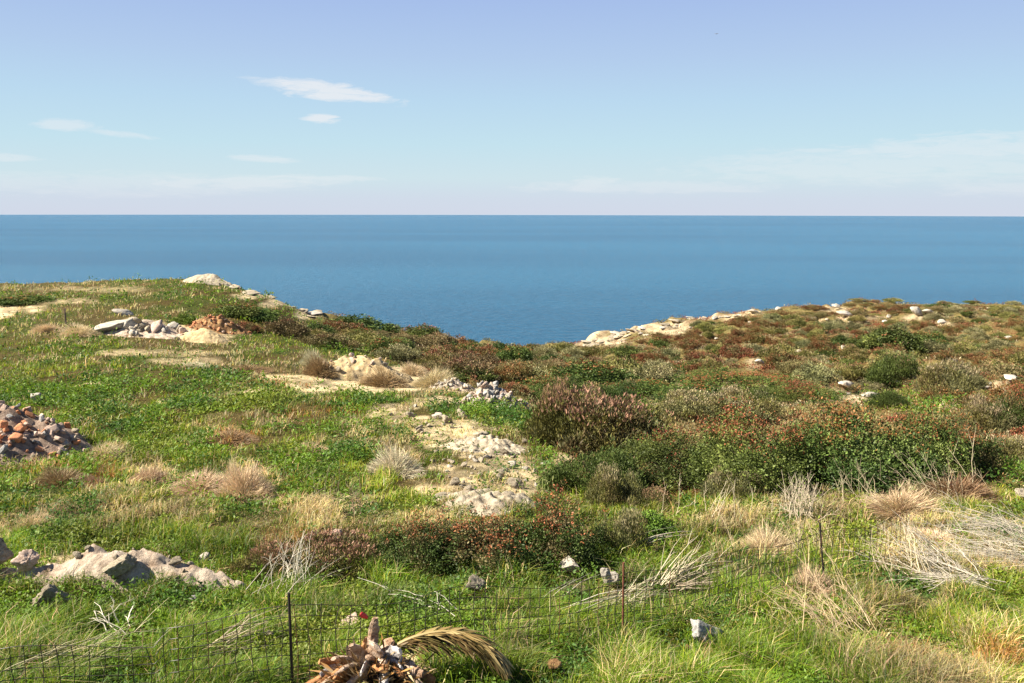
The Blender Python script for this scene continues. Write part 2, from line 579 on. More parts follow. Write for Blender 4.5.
BARE_HEATH = [(850, 396, 24, 7, .9), (815, 388, 16, 5, .7), (865, 400, 18, 4, .9), (830, 375, 20, 3, .7), (990, 389, 30, 4, .8), (1005, 385, 20, 5, .8), (970, 372, 10, 2, .6),
              (640, 328, 52, 8, 1), (598, 343, 28, 9, 1), (698, 316, 34, 3.5, .9), (750, 312, 14, 3, .9), (760, 362, 14, 5, .8), (845, 318, 40, 3, .7), (915, 316, 18, 3, .8), (830, 309, 20, 3, .7),
              (875, 296, 10, 3, 1), (940, 324, 20, 3, .7), (262, 295, 30, 5, 1), (290, 304, 22, 6, 1), (310, 315, 18, 5, 1), (275, 292, 26, 6, 1), (660, 402, 12, 5, .5), (900, 345, 30, 2, .6), (800, 341, 10, 2, .6), (565, 470, 14, 22, .6)]
HERB = [(130, 387, 125, 13, 1), (50, 400, 80, 16, 1), (225, 408, 60, 9, .9), (215, 372, 60, 5, .8), (120, 425, 60, 14, .9), (185, 450, 45, 10, 1), (365, 404, 42, 7, 1), (505, 422, 40, 15, 1),
        (470, 410, 40, 7, .9), (300, 468, 50, 12, .9), (160, 540, 70, 12, .7), (100, 350, 70, 4, .5), (150, 327, 14, 8, .8), (270, 400, 16, 6, 1), (40, 440, 30, 10, .7), (345, 455, 24, 8, .5), (515, 410, 28, 10, .9), (560, 470, 20, 26, .5),
        (60, 540, 26, 8, .8), (20, 575, 40, 14, .6), (270, 430, 50, 8, .6), (430, 480, 10, 4, .6), (330, 405, 12, 5, .6), (960, 470, 60, 14, .5), (640, 418, 15, 10, .9), (40, 298, 60, 4, .6), (90, 300, 70, 4, .7), (230, 300, 70, 14, .7), (280, 318, 40, 10, .6)]
TAN = [(240, 482, 34, 16, 1), (150, 474, 24, 11, .9), (195, 484, 60, 10, .7), (395, 460, 26, 13, .9), (312, 450, 15, 8, .7), (290, 372, 90, 12, .7), (430, 385, 32, 10, .9), (90, 338, 90, 7, .5), (340, 368, 60, 9, .6), (110, 455, 20, 12, .7),
       (355, 520, 95, 18, .55), (35, 520, 32, 12, .8), (330, 560, 70, 22, .6), (120, 505, 90, 14, .35), (820, 520, 40, 30, .6), (740, 560, 40, 26, .4), (960, 540, 90, 28, .45), (890, 500, 80, 18, .6), (960, 660, 90, 22, .25), (720, 520, 36, 10, .7), (760, 515, 30, 8, .5),
       (80, 318, 120, 22, .45), (60, 292, 120, 8, .5), (190, 345, 80, 12, .6), (250, 425, 50, 10, .4), (380, 430, 60, 14, .4), (200, 362, 60, 9, .6), (640, 590, 50, 10, .4), (860, 600, 50, 30, .2), (90, 310, 90, 6, .3), (90, 287, 100, 5, .7)]
ORANGE = [(65, 474, 34, 9, 1), (95, 485, 20, 6, .9), (230, 439, 34, 7, 1), (140, 418, 30, 6, .5), (300, 545, 50, 14, .6), (300, 415, 30, 6, .4), (650, 498, 26, 7, .9), (270, 385, 40, 4, .5), (1000, 668, 50, 12, .6), (930, 672, 50, 8, .5), (330, 410, 40, 6, .4)]
GREENH = [(640, 420, 14, 10, 1), (900, 400, 70, 12, .9), (960, 408, 40, 8, .8), (840, 402, 24, 6, .7), (980, 470, 40, 20, .8), (740, 375, 30, 5, .4), (690, 400, 40, 6, .4), (620, 398, 24, 8, .5)]


def cover(X, Y, Z):
    px, py = to_px(X, Y, Z)
    s = X / np.maximum(Y, 1)
    h = heathness(s, Y)
    _, _, e = base_z(X, Y)
    out = dict(h=h, px=px, py=py)
    out['bare'] = np.where(h > .5, 0, 1) * P(px, py, BARE, 1) + (P(px, py, BARE_HEATH, 2))
    out['bare'] = np.clip(out['bare'], 0, 1)
    out['herb'] = P(px, py, HERB, 3) * (1 - h)
    out['tan'] = P(px, py, TAN, 4) * (1 - h)
    out['orange'] = P(px, py, ORANGE, 5) * (1 - h)
    out['greenh'] = P(px, py, GREENH, 6) * h
    out['n1'] = fbm(X / 1.7, Y / 2.2, 61, 4)
    out['n2'] = fbm(X / 1.2 + 40, Y / 1.6, 71, 4)
    out['n3'] = fbm(X / 4.0, Y / 6.0, 81, 3)
    out['edge'] = e
    return out


# ------------------------------------------------------------------ terrain mesh
ys = np.concatenate([np.linspace(-6, 6.5, 16), np.exp(np.linspace(math.log(7.0), math.log(215.0), 430))])
ss = np.linspace(-0.78, 0.78, 470)
YY, SS = np.meshgrid(ys, ss, indexing='ij')
XX = SS * (YY + 12)
ZZ = ground_z(XX, YY)
V = np.stack([XX, YY, ZZ], -1).reshape(-1, 3)
nyy, nss = XX.shape
idx = np.arange(nyy * nss).reshape(nyy, nss)
quads = np.stack([idx[:-1, :-1], idx[:-1, 1:], idx[1:, 1:], idx[1:, :-1]], -1).reshape(-1, 4)
cv = cover(V[:, 0], V[:, 1], V[:, 2])
c_soil = lin((84, 72, 38))
c_green = lin((68, 76, 28))
c_sand = lin((204, 184, 146))
c_heath = lin((120, 108, 68))
c_rock = lin((192, 172, 140))
C = c_soil + (c_green - c_soil) * sstep(.35, .65, cv['n1'])[:, None]
C = C + (c_heath - C) * cv['h'][:, None]
C = C + (np.array([0.17, 0.085, 0.038]) - C) * (cv['h'] * sstep(.54, .64, cv['n2']) * .7)[:, None]
sand = c_sand + (c_rock - c_sand) * cv['h'][:, None]
sand = sand * (0.55 + 0.75 * sstep(.3, .7, fbm(V[:, 0] / .5, V[:, 1] / .6, 141, 4))[:, None])
C = C + (sand - C) * np.clip(cv['bare'] * 1.1, 0, 1)[:, None]
over = V[:, 1] - cv['edge']
C = C + (c_rock * 0.9 - C) * sstep(-.5, 2, over)[:, None]
M_GROUND = bpy.data.materials.new('ground')
M_GROUND.use_nodes = True
t = M_GROUND.node_tree
b = t.nodes['Principled BSDF']
b.inputs['Roughness'].default_value = 0.95
b.inputs['Specular IOR Level'].default_value = 0.1
at = N(t, 'ShaderNodeAttribute', attribute_name='col')
tc_ = N(t, 'ShaderNodeTexCoord')
n = N(t, 'ShaderNodeTexNoise', inp={'Scale': 5.0, 'Detail': 9, 'Roughness': 0.7})
t.links.new(tc_.outputs['Object'], n.inputs['Vector'])
cr = N(t, 'ShaderNodeValToRGB')
cr.color_ramp.elements[0].position = 0.3
cr.color_ramp.elements[1].position = 0.7
cr.color_ramp.elements[0].color = (.45, .42, .38, 1)
cr.color_ramp.elements[1].color = (1.2, 1.2, 1.2, 1)
t.links.new(n.outputs[0], cr.inputs[0])
mx = N(t, 'ShaderNodeMix', data_type='RGBA', blend_type='MULTIPLY', inp={'Factor': 1.0})
t.links.new(at.outputs['Color'], mx.inputs['A'])
t.links.new(cr.outputs[0], mx.inputs['B'])
t.links.new(mx.outputs['Result'], b.inputs['Base Color'])
bp = N(t, 'ShaderNodeBump', inp={'Strength': 0.9, 'Distance': 0.12})
t.links.new(n.outputs[0], bp.inputs['Height'])
t.links.new(bp.outputs[0], b.inputs['Normal'])
me = np_mesh('terrain', V, quads.ravel(), np.arange(len(quads)) * 4, C, M_GROUND, True)
tag(link('terrain', me), 'grassy headland sloping down to the sea', 'ground', kind='structure')

# ------------------------------------------------------------------ sea
m = bpy.data.materials.new('sea_water')
m.use_nodes = True
t = m.node_tree
b = t.nodes['Principled BSDF']
b.inputs['Roughness'].default_value = 0.22
b.inputs['IOR'].default_value = 1.33
b.inputs['Specular IOR Level'].default_value = 0.18
tc_ = N(t, 'ShaderNodeTexCoord')
mp = N(t, 'ShaderNodeMapping', inp={'Scale': (0.0006, 0.0035, 1)})
t.links.new(tc_.outputs['Object'], mp.inputs[0])
n = N(t, 'ShaderNodeTexNoise', inp={'Scale': 1.0, 'Detail': 5, 'Roughness': 0.55})
t.links.new(mp.outputs[0], n.inputs['Vector'])
cr = N(t, 'ShaderNodeValToRGB')
cr.color_ramp.elements[0].position = 0.40
cr.color_ramp.elements[1].position = 0.60
cr.color_ramp.elements[0].color = (0.008, 0.078, 0.160, 1)
cr.color_ramp.elements[1].color = (0.013, 0.100, 0.192, 1)
t.links.new(n.outputs[0], cr.inputs[0])
t.links.new(cr.outputs[0], b.inputs['Base Color'])
mp2 = N(t, 'ShaderNodeMapping', inp={'Scale': (0.09, 0.22, 1), 'Rotation': (0, 0, R(8))})
t.links.new(tc_.outputs['Object'], mp2.inputs[0])
n = N(t, 'ShaderNodeTexNoise', inp={'Scale': 1.0, 'Detail': 6, 'Roughness': 0.65})
t.links.new(mp2.outputs[0], n.inputs['Vector'])
bp = N(t, 'ShaderNodeBump', inp={'Strength': 1.0, 'Distance': 4.0})
t.links.new(n.outputs[0], bp.inputs['Height'])
t.links.new(bp.outputs[0], b.inputs['Normal'])
fan = [(0, -300, SEA_Z)]
K = 96
radii = [150, 400, 1200, 4000, 14000, 45000]
vs, fs = [(0.0, 0.0, SEA_Z)], []
for r_ in radii:
    for k in range(K):
        a = 2 * math.pi * k / K
        vs.append((r_ * math.sin(a), r_ * math.cos(a), SEA_Z - r_ * r_ / (2 * 6.371e6 * 1.15)))
for k in range(K):
    fs.append((0, 1 + (k + 1) % K, 1 + k))
for q in range(len(radii) - 1):
    for k in range(K):
        a, b_ = 1 + q * K + k, 1 + q * K + (k + 1) % K
        fs.append((a, b_, b_ + K, a + K))
me = bpy.data.meshes.new('sea')
me.from_pydata(vs, [], fs)
me.polygons.foreach_set('use_smooth', np.ones(len(fs), dtype=bool))
me.materials.append(m)
tag(link('sea', me), 'calm blue sea reaching the horizon', 'sea', kind='structure')

# ------------------------------------------------------------------ scattered ground cover (uncountable)


def scatter(n, y0, y1, s0=-0.72, s1=0.72, tz=False):
    s = rng.uniform(s0, s1, n)
    Y = np.exp(rng.uniform(math.log(y0), math.log(y1), n))
    X = s * Y
    Z = ground_z(X, Y)
    c = cover(X, Y, Z)
    keep = (Y < c['edge'] + 1.5) & (c['py'] < 780) & (np.abs(c['px'] - 512) < 620)
    for k in c:
        c[k] = c[k][keep]
    return X[keep], Y[keep], Z[keep], c


def pick(mask, *arrs):
    return [a[mask] for a in arrs]


def jitter(col, n, v=0.25, hue=0.12):
    col = np.asarray(col, float)
    if col.ndim == 1:
        col = np.tile(col, (n, 1))
    k = np.exp(rng.normal(0, v, (n, 1)))
    return np.clip(col * k * np.exp(rng.normal(0, hue, (n, 3)) * np.array([1, .5, 1])), 0, 1)


G_LUSH = np.array([0.150, 0.230, 0.010])
G_DEEP = np.array([0.075, 0.140, 0.016])
G_YEL = np.array([0.25, 0.26, 0.028])
G_STRAW = np.array([0.50, 0.41, 0.19])
G_TAN = np.array([0.40, 0.30, 0.16])
G_ORANGE = np.array([0.33, 0.17, 0.05])
G_HERB = np.array([0.125, 0.215, 0.012])
G_HERB2 = np.array([0.060, 0.130, 0.016])


def mixw(w, cols):
    w = w / (w.sum(1, keepdims=True) + 1e-9)
    return w @ np.array(cols)


# --- green and mixed meadow grass
def grass(n, y0, y1, hb, wb):
    X, Y, Z, c = scatter(n, y0, y1)
    near = sstep(14.5, 10.5, Y)
    lush = near * sstep(900, 740, c['px'] - (c['py'] - 600) * .8)
    pg = 0.9 * (1 - 0.86 * c['bare']) * (1 - 0.75 * c['herb'] * (1 - near)) * (1 - c['h'] * (1 - .8 * c['greenh']))
    pg *= (0.45 + 0.75 * sstep(.30, .55, c['n1'])) * (0.25 + 0.95 * sstep(.30, .52, fbm(X / .42, Y / .5, 97, 3)))
    m = rng.random(len(X)) < pg
    X, Y, Z = pick(m, X, Y, Z)
    for k in c:
        c[k] = c[k][m]
    near, lush = near[m], lush[m]
    n = len(X)
    dry = np.clip(c['tan'] * 1.2 + .75 * sstep(.50, .64, c['n2']) * (1 - .75 * lush) + 0.10 + .8 * c['bare'], 0, 1)
    w = np.stack([(0.5 + lush) * (1 - dry), 0.6 * sstep(.4, .65, c['n3']) * (1 - dry) + .35 * lush, 0.55 * (1 - lush * .6) * (1 - .75 * dry), dry * .6, dry * .5, c['orange'] * 2.5], 1)
    # each blade is one kind
    cum = np.cumsum(w / w.sum(1, keepdims=True), 1)
    kind = np.minimum((rng.random((n, 1)) > cum).sum(1), 5)
    col = np.array([G_LUSH, G_DEEP, G_YEL, G_STRAW, G_TAN, G_ORANGE])[kind]
    patch = (0.75 + 0.65 * sstep(.3, .7, fbm(X / .9, Y / 1.2, 91, 3)))[:, None]
    col = jitter(col, n, .22) * patch
    clump = 0.30 + 1.6 * sstep(.30, .68, fbm(X / .55, Y / .6, 95, 3))
    h = hb * (0.55 + .9 * rng.random(n)) * clump * (1 + .2 * lush + 0.15 * near) * (1 - .6 * c['bare']) * np.where(kind >= 3, 1.15, 1.0)
    wid = wb * (0.7 + .7 * rng.random(n))
    th = rng.uniform(0, 2 * math.pi, n)
    am = np.abs(rng.normal(0.6, 0.38, n))
    lean = np.stack([np.cos(th) * am + .12, np.sin(th) * am, 0 * th], 1)
    base = np.stack([X, Y, Z - .02], 1)
    return base, h, wid * (Y / y0) ** .6, lean, col


sp = Soup()
for args in ((230000, 6.6, 10.5, .125, .0065), (180000, 10.5, 16.5, .13, .009), (150000, 16.5, 32, .14, .014), (150000, 32, 92, .14, .028)):
    sp.blades(*grass(*args))
tag(link('grass', sp.mesh('grass', M_GRASS)), 'green and straw coloured wild grass covering the headland', 'grass', kind='stuff')


# --- broadleaf weeds
def herbs(sp, n, y0, y1, hb, lb, K, thresh=1.0):
    X, Y, Z, c = scatter(n, y0, y1)
    near = sstep(14.5, 10.5, Y)
    ph = np.clip(c['herb'] * 1.0 + .35 * sstep(.50, .62, c['n1']) * (1 - c['h']) + .3 * near, 0, 1) * (1 - .97 * c['bare']) * (1 - .7 * c['tan'])
    ph = np.maximum(ph * (1 - c['h']), c['greenh'] * .8)
    m = rng.random(len(X)) < ph * thresh
    X, Y, Z = pick(m, X, Y, Z)
    for k in c:
        c[k] = c[k][m]
    n = len(X)
    g = (Y / y0) ** .7
    bump = 0.25 + 1.75 * sstep(.32, .68, fbm(X / .8, Y / 1.0, 101, 3))
    tone = sstep(.38, .6, fbm(X / 1.3, Y / 1.6, 103, 3))[:, None]
    pc = G_HERB + (G_HERB2 - G_HERB) * tone
    pc = pc + (G_YEL - pc) * (sstep(.55, .75, fbm(X / 2.0, Y / 2.6, 105, 3)) * .55)[:, None]
    Xr, Yr, Zr = (np.repeat(a, K) for a in (X, Y, Z))
    br, gr = np.repeat(bump, K), np.repeat(g, K)
    th = rng.uniform(0, 2 * math.pi, n * K)
    rr = np.sqrt(rng.random(n * K)) * hb * .75 * gr
    zz = rng.random(n * K) ** .7 * hb * br * gr * np.sqrt(np.maximum(0.05, 1 - (rr / (hb * .8 * gr)) ** 2))
    base = np.stack([Xr + np.cos(th) * rr, Yr + np.sin(th) * rr, Zr + zz], 1)
    ax = unit(np.stack([np.cos(th), np.sin(th), rng.normal(.35, .45, n * K)], 1) + rng.normal(0, .4, (n * K, 3)))
    sd = unit(np.cross(ax, np.array([0, 0, 1.0]) + rng.normal(0, .5, (n * K, 3))))
    L = lb * (0.6 + .8 * rng.random(n * K)) * gr
    sp.leaves(base, ax, sd, L, L * .5, jitter(np.repeat(pc, K, 0), n * K, .2, .08), .12)


sp = Soup()
herbs(sp, 24000, 6.6, 14, .11, .034, 16)
herbs(sp, 30000, 14, 34, .19, .062, 12)
herbs(sp, 14000, 34, 90, .26, .13, 9)
tag(link('weeds', sp.mesh('weeds', M_GRASS)), 'broadleaf green weeds in patches on the meadow', 'weeds', kind='stuff')


# --- low heath between the shrubs
def heath(sp, n, y0, y1, hb, lb, K):
    X, Y, Z, c = scatter(n, y0, y1, -0.4, .69)
    ph = c['h'] * (1 - .93 * c['bare']) * (1 - .8 * c['greenh']) * (.35 + .65 * sstep(.35, .5, c['n1']))
    m = rng.random(len(X)) < ph
    X, Y, Z = pick(m, X, Y, Z)
    n = len(X)
    g = (Y / y0) ** .6
    na = fbm(X / 2.4, Y / 3.4, 111, 3)
    nb = fbm(X / 3.0 + 9, Y / 3.6, 113, 3)
    pc = np.tile(np.array([0.22, 0.195, 0.075]), (n, 1))
    far_red = sstep(60, 110, Y) * .08
    pc = pc + (np.array([0.20, 0.085, 0.034]) - pc) * sstep(.57, .63, na + far_red)[:, None]
    pc = pc + (np.array([0.29, 0.25, 0.14]) - pc) * sstep(.54, .62, nb)[:, None] * .9
    pc = pc + (np.array([0.06, 0.085, 0.025]) - pc) * (sstep(.44, .36, na) * .6)[:, None]
    Xr, Yr, Zr, gr = (np.repeat(a, K) for a in (X, Y, Z, g))
    th = rng.uniform(0, 2 * math.pi, n * K)
    rr = np.sqrt(rng.random(n * K)) * hb * 1.1 * gr
    zz = rng.random(n * K) * hb * gr * np.sqrt(np.maximum(0.05, 1 - (rr / (hb * 1.15 * gr)) ** 2))
    base = np.stack([Xr + np.cos(th) * rr, Yr + np.sin(th) * rr, Zr + zz], 1)
    ax = unit(np.stack([np.cos(th) * .5, np.sin(th) * .5, np.ones(n * K)], 1) + rng.normal(0, .45, (n * K, 3)))
    sd = unit(np.cross(ax, rng.normal(0, 1, (n * K, 3))))
    L = lb * (.6 + .8 * rng.random(n * K)) * gr
    sp.leaves(base, ax, sd, L, L * .4, jitter(np.repeat(pc, K, 0), n * K, .25, .1))


sp = Soup()
heath(sp, 11000, 17, 34, .16, .06, 14)
heath(sp, 22000, 34, 70, .20, .085, 13)
heath(sp, 20000, 70, 131, .20, .12, 12)
tag(link('heath_cover', sp.mesh('heath_cover', M_LEAF)), 'low olive and rust coloured heath between the shrubs', 'heath', kind='stuff')

# ------------------------------------------------------------------ shrubs


def shrub_meshes(seed, n_tip, per, leaf, wide, palette, red=0.0, redcol=(0.30, 0.075, 0.035), spike=False, lobes=8, spread=.55, squat=0.0, tipr=.075):
    """unit shrub: radius about 1, height about 1 -> (foliage mesh, twigs mesh)"""
    r = np.random.default_rng(seed)
    lc, lr = [], []
    lobes = int(lobes * 2)
    for k in range(lobes):
        a = r.uniform(0, 2 * math.pi)
        d = math.sqrt((k + .5) / lobes) * spread * 1.45 * r.uniform(.85, 1.15)
        lr.append(r.uniform(.20, .42) * (1.15 - .45 * d))
        lc.append((d * math.cos(a), d * math.sin(a), r.uniform(.05, .50) * (1.15 - d)))
    lc, lr = np.array(lc), np.array(lr)
    pts, nrm = [], []
    while len(pts) < n_tip:
        k = r.integers(len(lc))
        d = unit(r.normal(0, 1, 3))
        if d[2] < -.25:
            continue
        p = lc[k] + d * lr[k] * r.uniform(.80, 1.06)
        if p[2] < 0.0:
            continue
        dist = np.linalg.norm(p - lc, axis=1) - lr * .88
        dist[k] = 1
        if (dist < 0).any() and r.random() < .88:
            continue
        pts.append(p)
        nrm.append(d)
    pts, nrm = np.array(pts), np.array(nrm)
    hole = fbm(pts[:, 0] * 3.1 + 3, pts[:, 1] * 3.1 + pts[:, 2] * 3.3, seed + 9, 2)
    shoot = r.random(n_tip) < .09
    pts = pts + nrm * (np.where(shoot, r.uniform(.04, .20, n_tip), 0) - np.where(hole < .36, .22, 0))[:, None] + np.where(shoot, r.uniform(0, .10, n_tip), 0)[:, None] * np.array([0, 0, 1.0])
    pts[:, 2] *= 1.0 / np.percentile(pts[:, 2], 97)
    pts[:, :2] /= np.percentile(np.linalg.norm(pts[:, :2], axis=1), 96)
    n = n_tip * per
    tp = np.repeat(pts, per, 0)
    tn = np.repeat(nrm, per, 0)
    off = r.normal(0, 1, (n, 3)) * tipr * np.repeat(np.where(shoot, .45, r.uniform(.6, 1.3, n_tip)), per)[:, None]
    base = tp + off
    base[:, 2] = np.maximum(base[:, 2], .01)
    pal = np.array(palette)
    tone = fbm(pts[:, 0] * 2.2 + 5, pts[:, 1] * 2.2 + pts[:, 2] * 1.7, seed, 3)
    pick_ = np.clip(((tone - .25) * 2 * len(pal) * .9 + r.normal(0, .5, n_tip)).astype(int), 0, len(pal) - 1)
    tc_ = pal[pick_] * np.exp(r.normal(0, .18, (n_tip, 1)))
    col = np.repeat(tc_, per, 0)
    rn = fbm(pts[:, 0] * 1.6 + 11, pts[:, 1] * 1.6, seed + 5, 3)
    rp = np.clip(red * 2.4 * sstep(.40, .7, nrm[:, 2]) * sstep(.70, .90, pts[:, 2]) * sstep(.58 - red * .35, .64 - red * .2, rn + .1), 0, 1)
    rp = np.repeat(rp, per) * sstep(-.3, .6, (off * tn).sum(1) / tipr)
    isr = r.random(n) < rp
    rc = np.array(redcol) * np.exp(r.normal(0, .3, (n, 1)))
    col = np.where(isr[:, None], rc, col * np.exp(r.normal(0, .2, (n, 1))))
    if spike:
        ax = unit(tn * .35 + np.array([0, 0, .8]) + r.normal(0, .28, (n, 3)))
    else:
        ax = unit(tn * .8 + r.normal(0, .7, (n, 3)))
    sd = unit(np.cross(ax, r.normal(0, 1, (n, 3))))
    L = leaf * (.6 + .8 * r.random(n))
    s = Soup()
    s.leaves(base, ax, sd, L, L * wide, col, .1)
    w = Soup()
    sel = r.permutation(n_tip)[:46]
    for i in sel:
        a = pts[i]
        q = np.array([a[0] * .08, a[1] * .08, -.02])
        mid = q * .5 + a * .5 + np.array([0, 0, .08]) + r.normal(0, .04, 3)
        w.strip([q, mid, a + nrm[i] * .02], [.013, .009, .003], (0.12, 0.09, 0.065))
    return s.mesh('foliage', M_LEAF), w.mesh('stems', M_BARK)


DKG = [(0.045, 0.070, 0.015), (0.070, 0.100, 0.022), (0.105, 0.140, 0.030), (0.145, 0.175, 0.045)]
OLV = [(0.095, 0.10, 0.025), (0.165, 0.155, 0.042), (0.24, 0.215, 0.066), (0.31, 0.265, 0.10)]
GRY = [(0.12, 0.12, 0.05), (0.185, 0.175, 0.075), (0.25, 0.23, 0.105), (0.31, 0.28, 0.14)]
BRN = [(0.12, 0.095, 0.04), (0.18, 0.14, 0.06), (0.25, 0.195, 0.09)]
RST = [(0.15, 0.075, 0.03), (0.20, 0.085, 0.034), (0.18, 0.13, 0.05), (0.14, 0.125, 0.042)]
BRG = [(0.08, 0.13, 0.018), (0.12, 0.18, 0.024), (0.17, 0.22, 0.035)]
RED1, RED2 = (0.25, 0.085, 0.030), (0.33, 0.20, 0.12)

NEAR = {  # fine leaved, for shrubs within 35 m
    'lentisk': [shrub_meshes(101 + i, 1200, 32, .036, .5, DKG, .5, (0.21, 0.078, 0.032), lobes=9) for i in range(3)],
    'heather': [shrub_meshes(131 + i, 1000, 26, .085, .20, OLV[:2] + GRY[:1] + BRN[:1], .9, RED2, spike=True, lobes=8) for i in range(2)],
    'redbush': [shrub_meshes(151 + i, 1100, 30, .042, .45, DKG[:2] + BRN[:2], .38, (0.26, 0.085, 0.040), lobes=8) for i in range(2)],
    'grey': [shrub_meshes(171 + i, 900, 24, .075, .2, GRY[:2] + OLV[1:2] + BRN[1:2], .5, (0.30, 0.24, 0.14), spike=True, lobes=8) for i in range(2)],
    'dark': [shrub_meshes(181 + i, 900, 26, .06, .28, DKG[:2] + DKG[1:2], .12, (0.2, 0.14, 0.08), spike=True, lobes=8) for i in range(2)],
    'bright': [shrub_meshes(191 + i, 600, 24, .08, .5, BRG, 0, lobes=8) for i in range(1)],
}
FAR = {  # coarser, for shrubs further off
    'lentisk': [shrub_meshes(201 + i, 520, 18, .085, .55, DKG, .3, (0.22, 0.085, 0.034), lobes=8, tipr=.1) for i in range(3)],
    'olive': [shrub_meshes(211 + i, 520, 18, .10, .35, OLV, .15, RED2, spike=True, lobes=8, tipr=.1) for i in range(3)],
    'grey': [shrub_meshes(221 + i, 520, 18, .10, .32, GRY, .2, (0.30, 0.25, 0.14), spike=True, lobes=8, tipr=.1) for i in range(3)],
    'rust': [shrub_meshes(231 + i, 520, 18, .095, .4, RST, .22, (0.21, 0.085, 0.035), spike=True, lobes=7, tipr=.1) for i in range(3)],
    'brown': [shrub_meshes(241 + i, 520, 18, .095, .35, BRN + OLV[:1], .2, (0.24, 0.12, 0.07), spike=True, lobes=7, tipr=.1) for i in range(2)],
    'bright': [shrub_meshes(251, 520, 18, .10, .5, BRG, 0, lobes=8, tipr=.1)],
}
taken = []


def near_shrub(name, kind, var, px, base_py, wpx, hpx, label, cat='shrub', group=None, deep=1.0, rz=None, sink=.06):
    X, Y, Z = hit(px, base_py)
    k = mpp(Y, Z)
    rx, hh = wpx * k / 2, hpx * k * .98
    ry = rx * deep
    Yc = Y + ry * .75
    Xc = X * (Yc / Y)
    Zc = float(ground_z(np.array([Xc]), np.array([Yc]))[0])
    root = bpy.data.objects.new(name, None)
    root.empty_display_size = .3
    COL.objects.link(root)
    root.location = (Xc, Yc, Zc - sink)
    root.scale = (rx, ry, hh)
    root.rotation_euler = (0, 0, 0)
    f, s = NEAR[kind][var % len(NEAR[kind])]
    r_ = rng.uniform(0, 6.28) if rz is None else rz
    link('foliage', f, root, (0, 0, 0), r_)
    link('stems', s, root, (0, 0, 0), r_)
    tag(root, label, cat, group)
    taken.append((Xc, Yc, max(rx, ry)))
    return root


# the big shrub belt across the middle, right of the stony ground
B = 'big shrubs in the belt across the middle'
near_shrub('heather_shrub', 'heather', 0, 594, 458, 146, 52, 'domed shrub with a haze of pink brown tips, just right of the grey rubble strip', group=B)
near_shrub('heather_shrub', 'heather', 1, 556, 446, 60, 52, 'narrow brown topped shrub on the left shoulder of the pink domed shrub', group=B)
near_shrub('evergreen_shrub', 'dark', 0, 595, 500, 100, 40, 'low blackish green shrub at the left end of the long red topped belt', group=B)
near_shrub('evergreen_shrub', 'lentisk', 0, 668, 497, 130, 50, 'dark green shrub with orange red crest right behind the grey twiggy dome', group=B)
near_shrub('evergreen_shrub', 'lentisk', 1, 748, 500, 150, 72, 'tall dark green shrub with red crest in the middle of the belt', group=B)
near_shrub('evergreen_shrub', 'lentisk', 2, 838, 497, 180, 82, 'tallest and widest dark green shrub of the belt, red along its top', group=B)
near_shrub('evergreen_shrub', 'lentisk', 0, 915, 488, 116, 70, 'dark green shrub near the right end of the belt, bare stems at its foot', group=B)
near_shrub('red_leaf_shrub', 'redbush', 0, 955, 482, 76, 54, 'reddish brown shrub that closes the belt at its right end', group=B)
near_shrub('grey_twig_shrub', 'grey', 0, 616, 512, 62, 36, 'small grey brown twiggy dome in front of the red topped belt', group=B)
near_shrub('olive_shrub', 'grey', 1, 735, 505, 70, 28, 'low olive brown shrub at the foot of the middle of the belt', group=B)
near_shrub('red_leaf_shrub', 'heather', 1, 660, 512, 50, 20, 'low rusty shrub right of the small grey twiggy dome', group=B)
# the red tipped shrubs in front, above the fence
B = 'red tipped shrubs in front of the stony ground'
near_shrub('red_leaf_shrub', 'redbush', 1, 478, 582, 150, 56, 'dark shrub with brick red tips below the stony ground, middle of the photo', group=B)
near_shrub('red_leaf_shrub', 'redbush', 0, 415, 582, 90, 50, 'brownish red shrub at the left end of the row above the fence', group=B)
near_shrub('red_leaf_shrub', 'redbush', 0, 562, 575, 116, 62, 'rust red shrub right behind the round cream boulder', group=B)
near_shrub('grey_twig_shrub', 'grey', 0, 620, 560, 64, 46, 'greyish brown twiggy shrub behind the rusty fence post', group=B)
near_shrub('green_bush', 'bright', 0, 650, 545, 64, 26, 'fresh green leafy bush above the rusty fence post', group=B)
near_shrub('red_leaf_shrub', 'heather', 0, 335, 582, 120, 34, 'low thin pinkish brown shrub left of the brick red one', group=B)
near_shrub('red_leaf_shrub', 'heather', 1, 268, 584, 80, 30, 'sparse reddish twiggy shrub around the leaning pale stalks', group=B)
# right edge and hollow
B = 'shrubs around the hollow'
near_shrub('red_leaf_shrub', 'redbush', 1, 1016, 432, 60, 44, 'rust red shrub cut by the right edge of the photo', group=B)
near_shrub('grey_twig_shrub', 'grey', 1, 985, 437, 70, 34, 'grey green shrub left of the rust red one at the right edge', group=B)
near_shrub('grey_twig_shrub', 'grey', 0, 1012, 470, 80, 30, 'pale grey shrub on the slope at the right edge', group=B)
near_shrub('evergreen_shrub', 'dark', 1, 888, 392, 72, 32, 'dark green shrub alone above the yellow green clearing', group=B)
near_shrub('grey_twig_shrub', 'grey', 0, 945, 400, 76, 32, 'grey shrub right of the lone dark green one', group=B)
near_shrub('evergreen_shrub', 'dark', 0, 888, 408, 40, 16, 'small dark green shrub at the lower rim of the clearing', group=B)
near_shrub('evergreen_shrub', 'lentisk', 1, 735, 398, 150, 22, 'long dark shrub with a bright red crest in the middle of the hollow', group=B)
near_shrub('evergreen_shrub', 'lentisk', 2, 800, 405, 100, 20, 'dark red crested shrub left of the yellow green clearing', group=B)
near_shrub('grey_twig_shrub', 'grey', 1, 735, 418, 100, 26, 'pale olive shrub just behind the red topped belt', group=B)
near_shrub('olive_shrub', 'grey', 0, 675, 420, 90, 26, 'olive green shrub right of the bright green tuft', group=B)
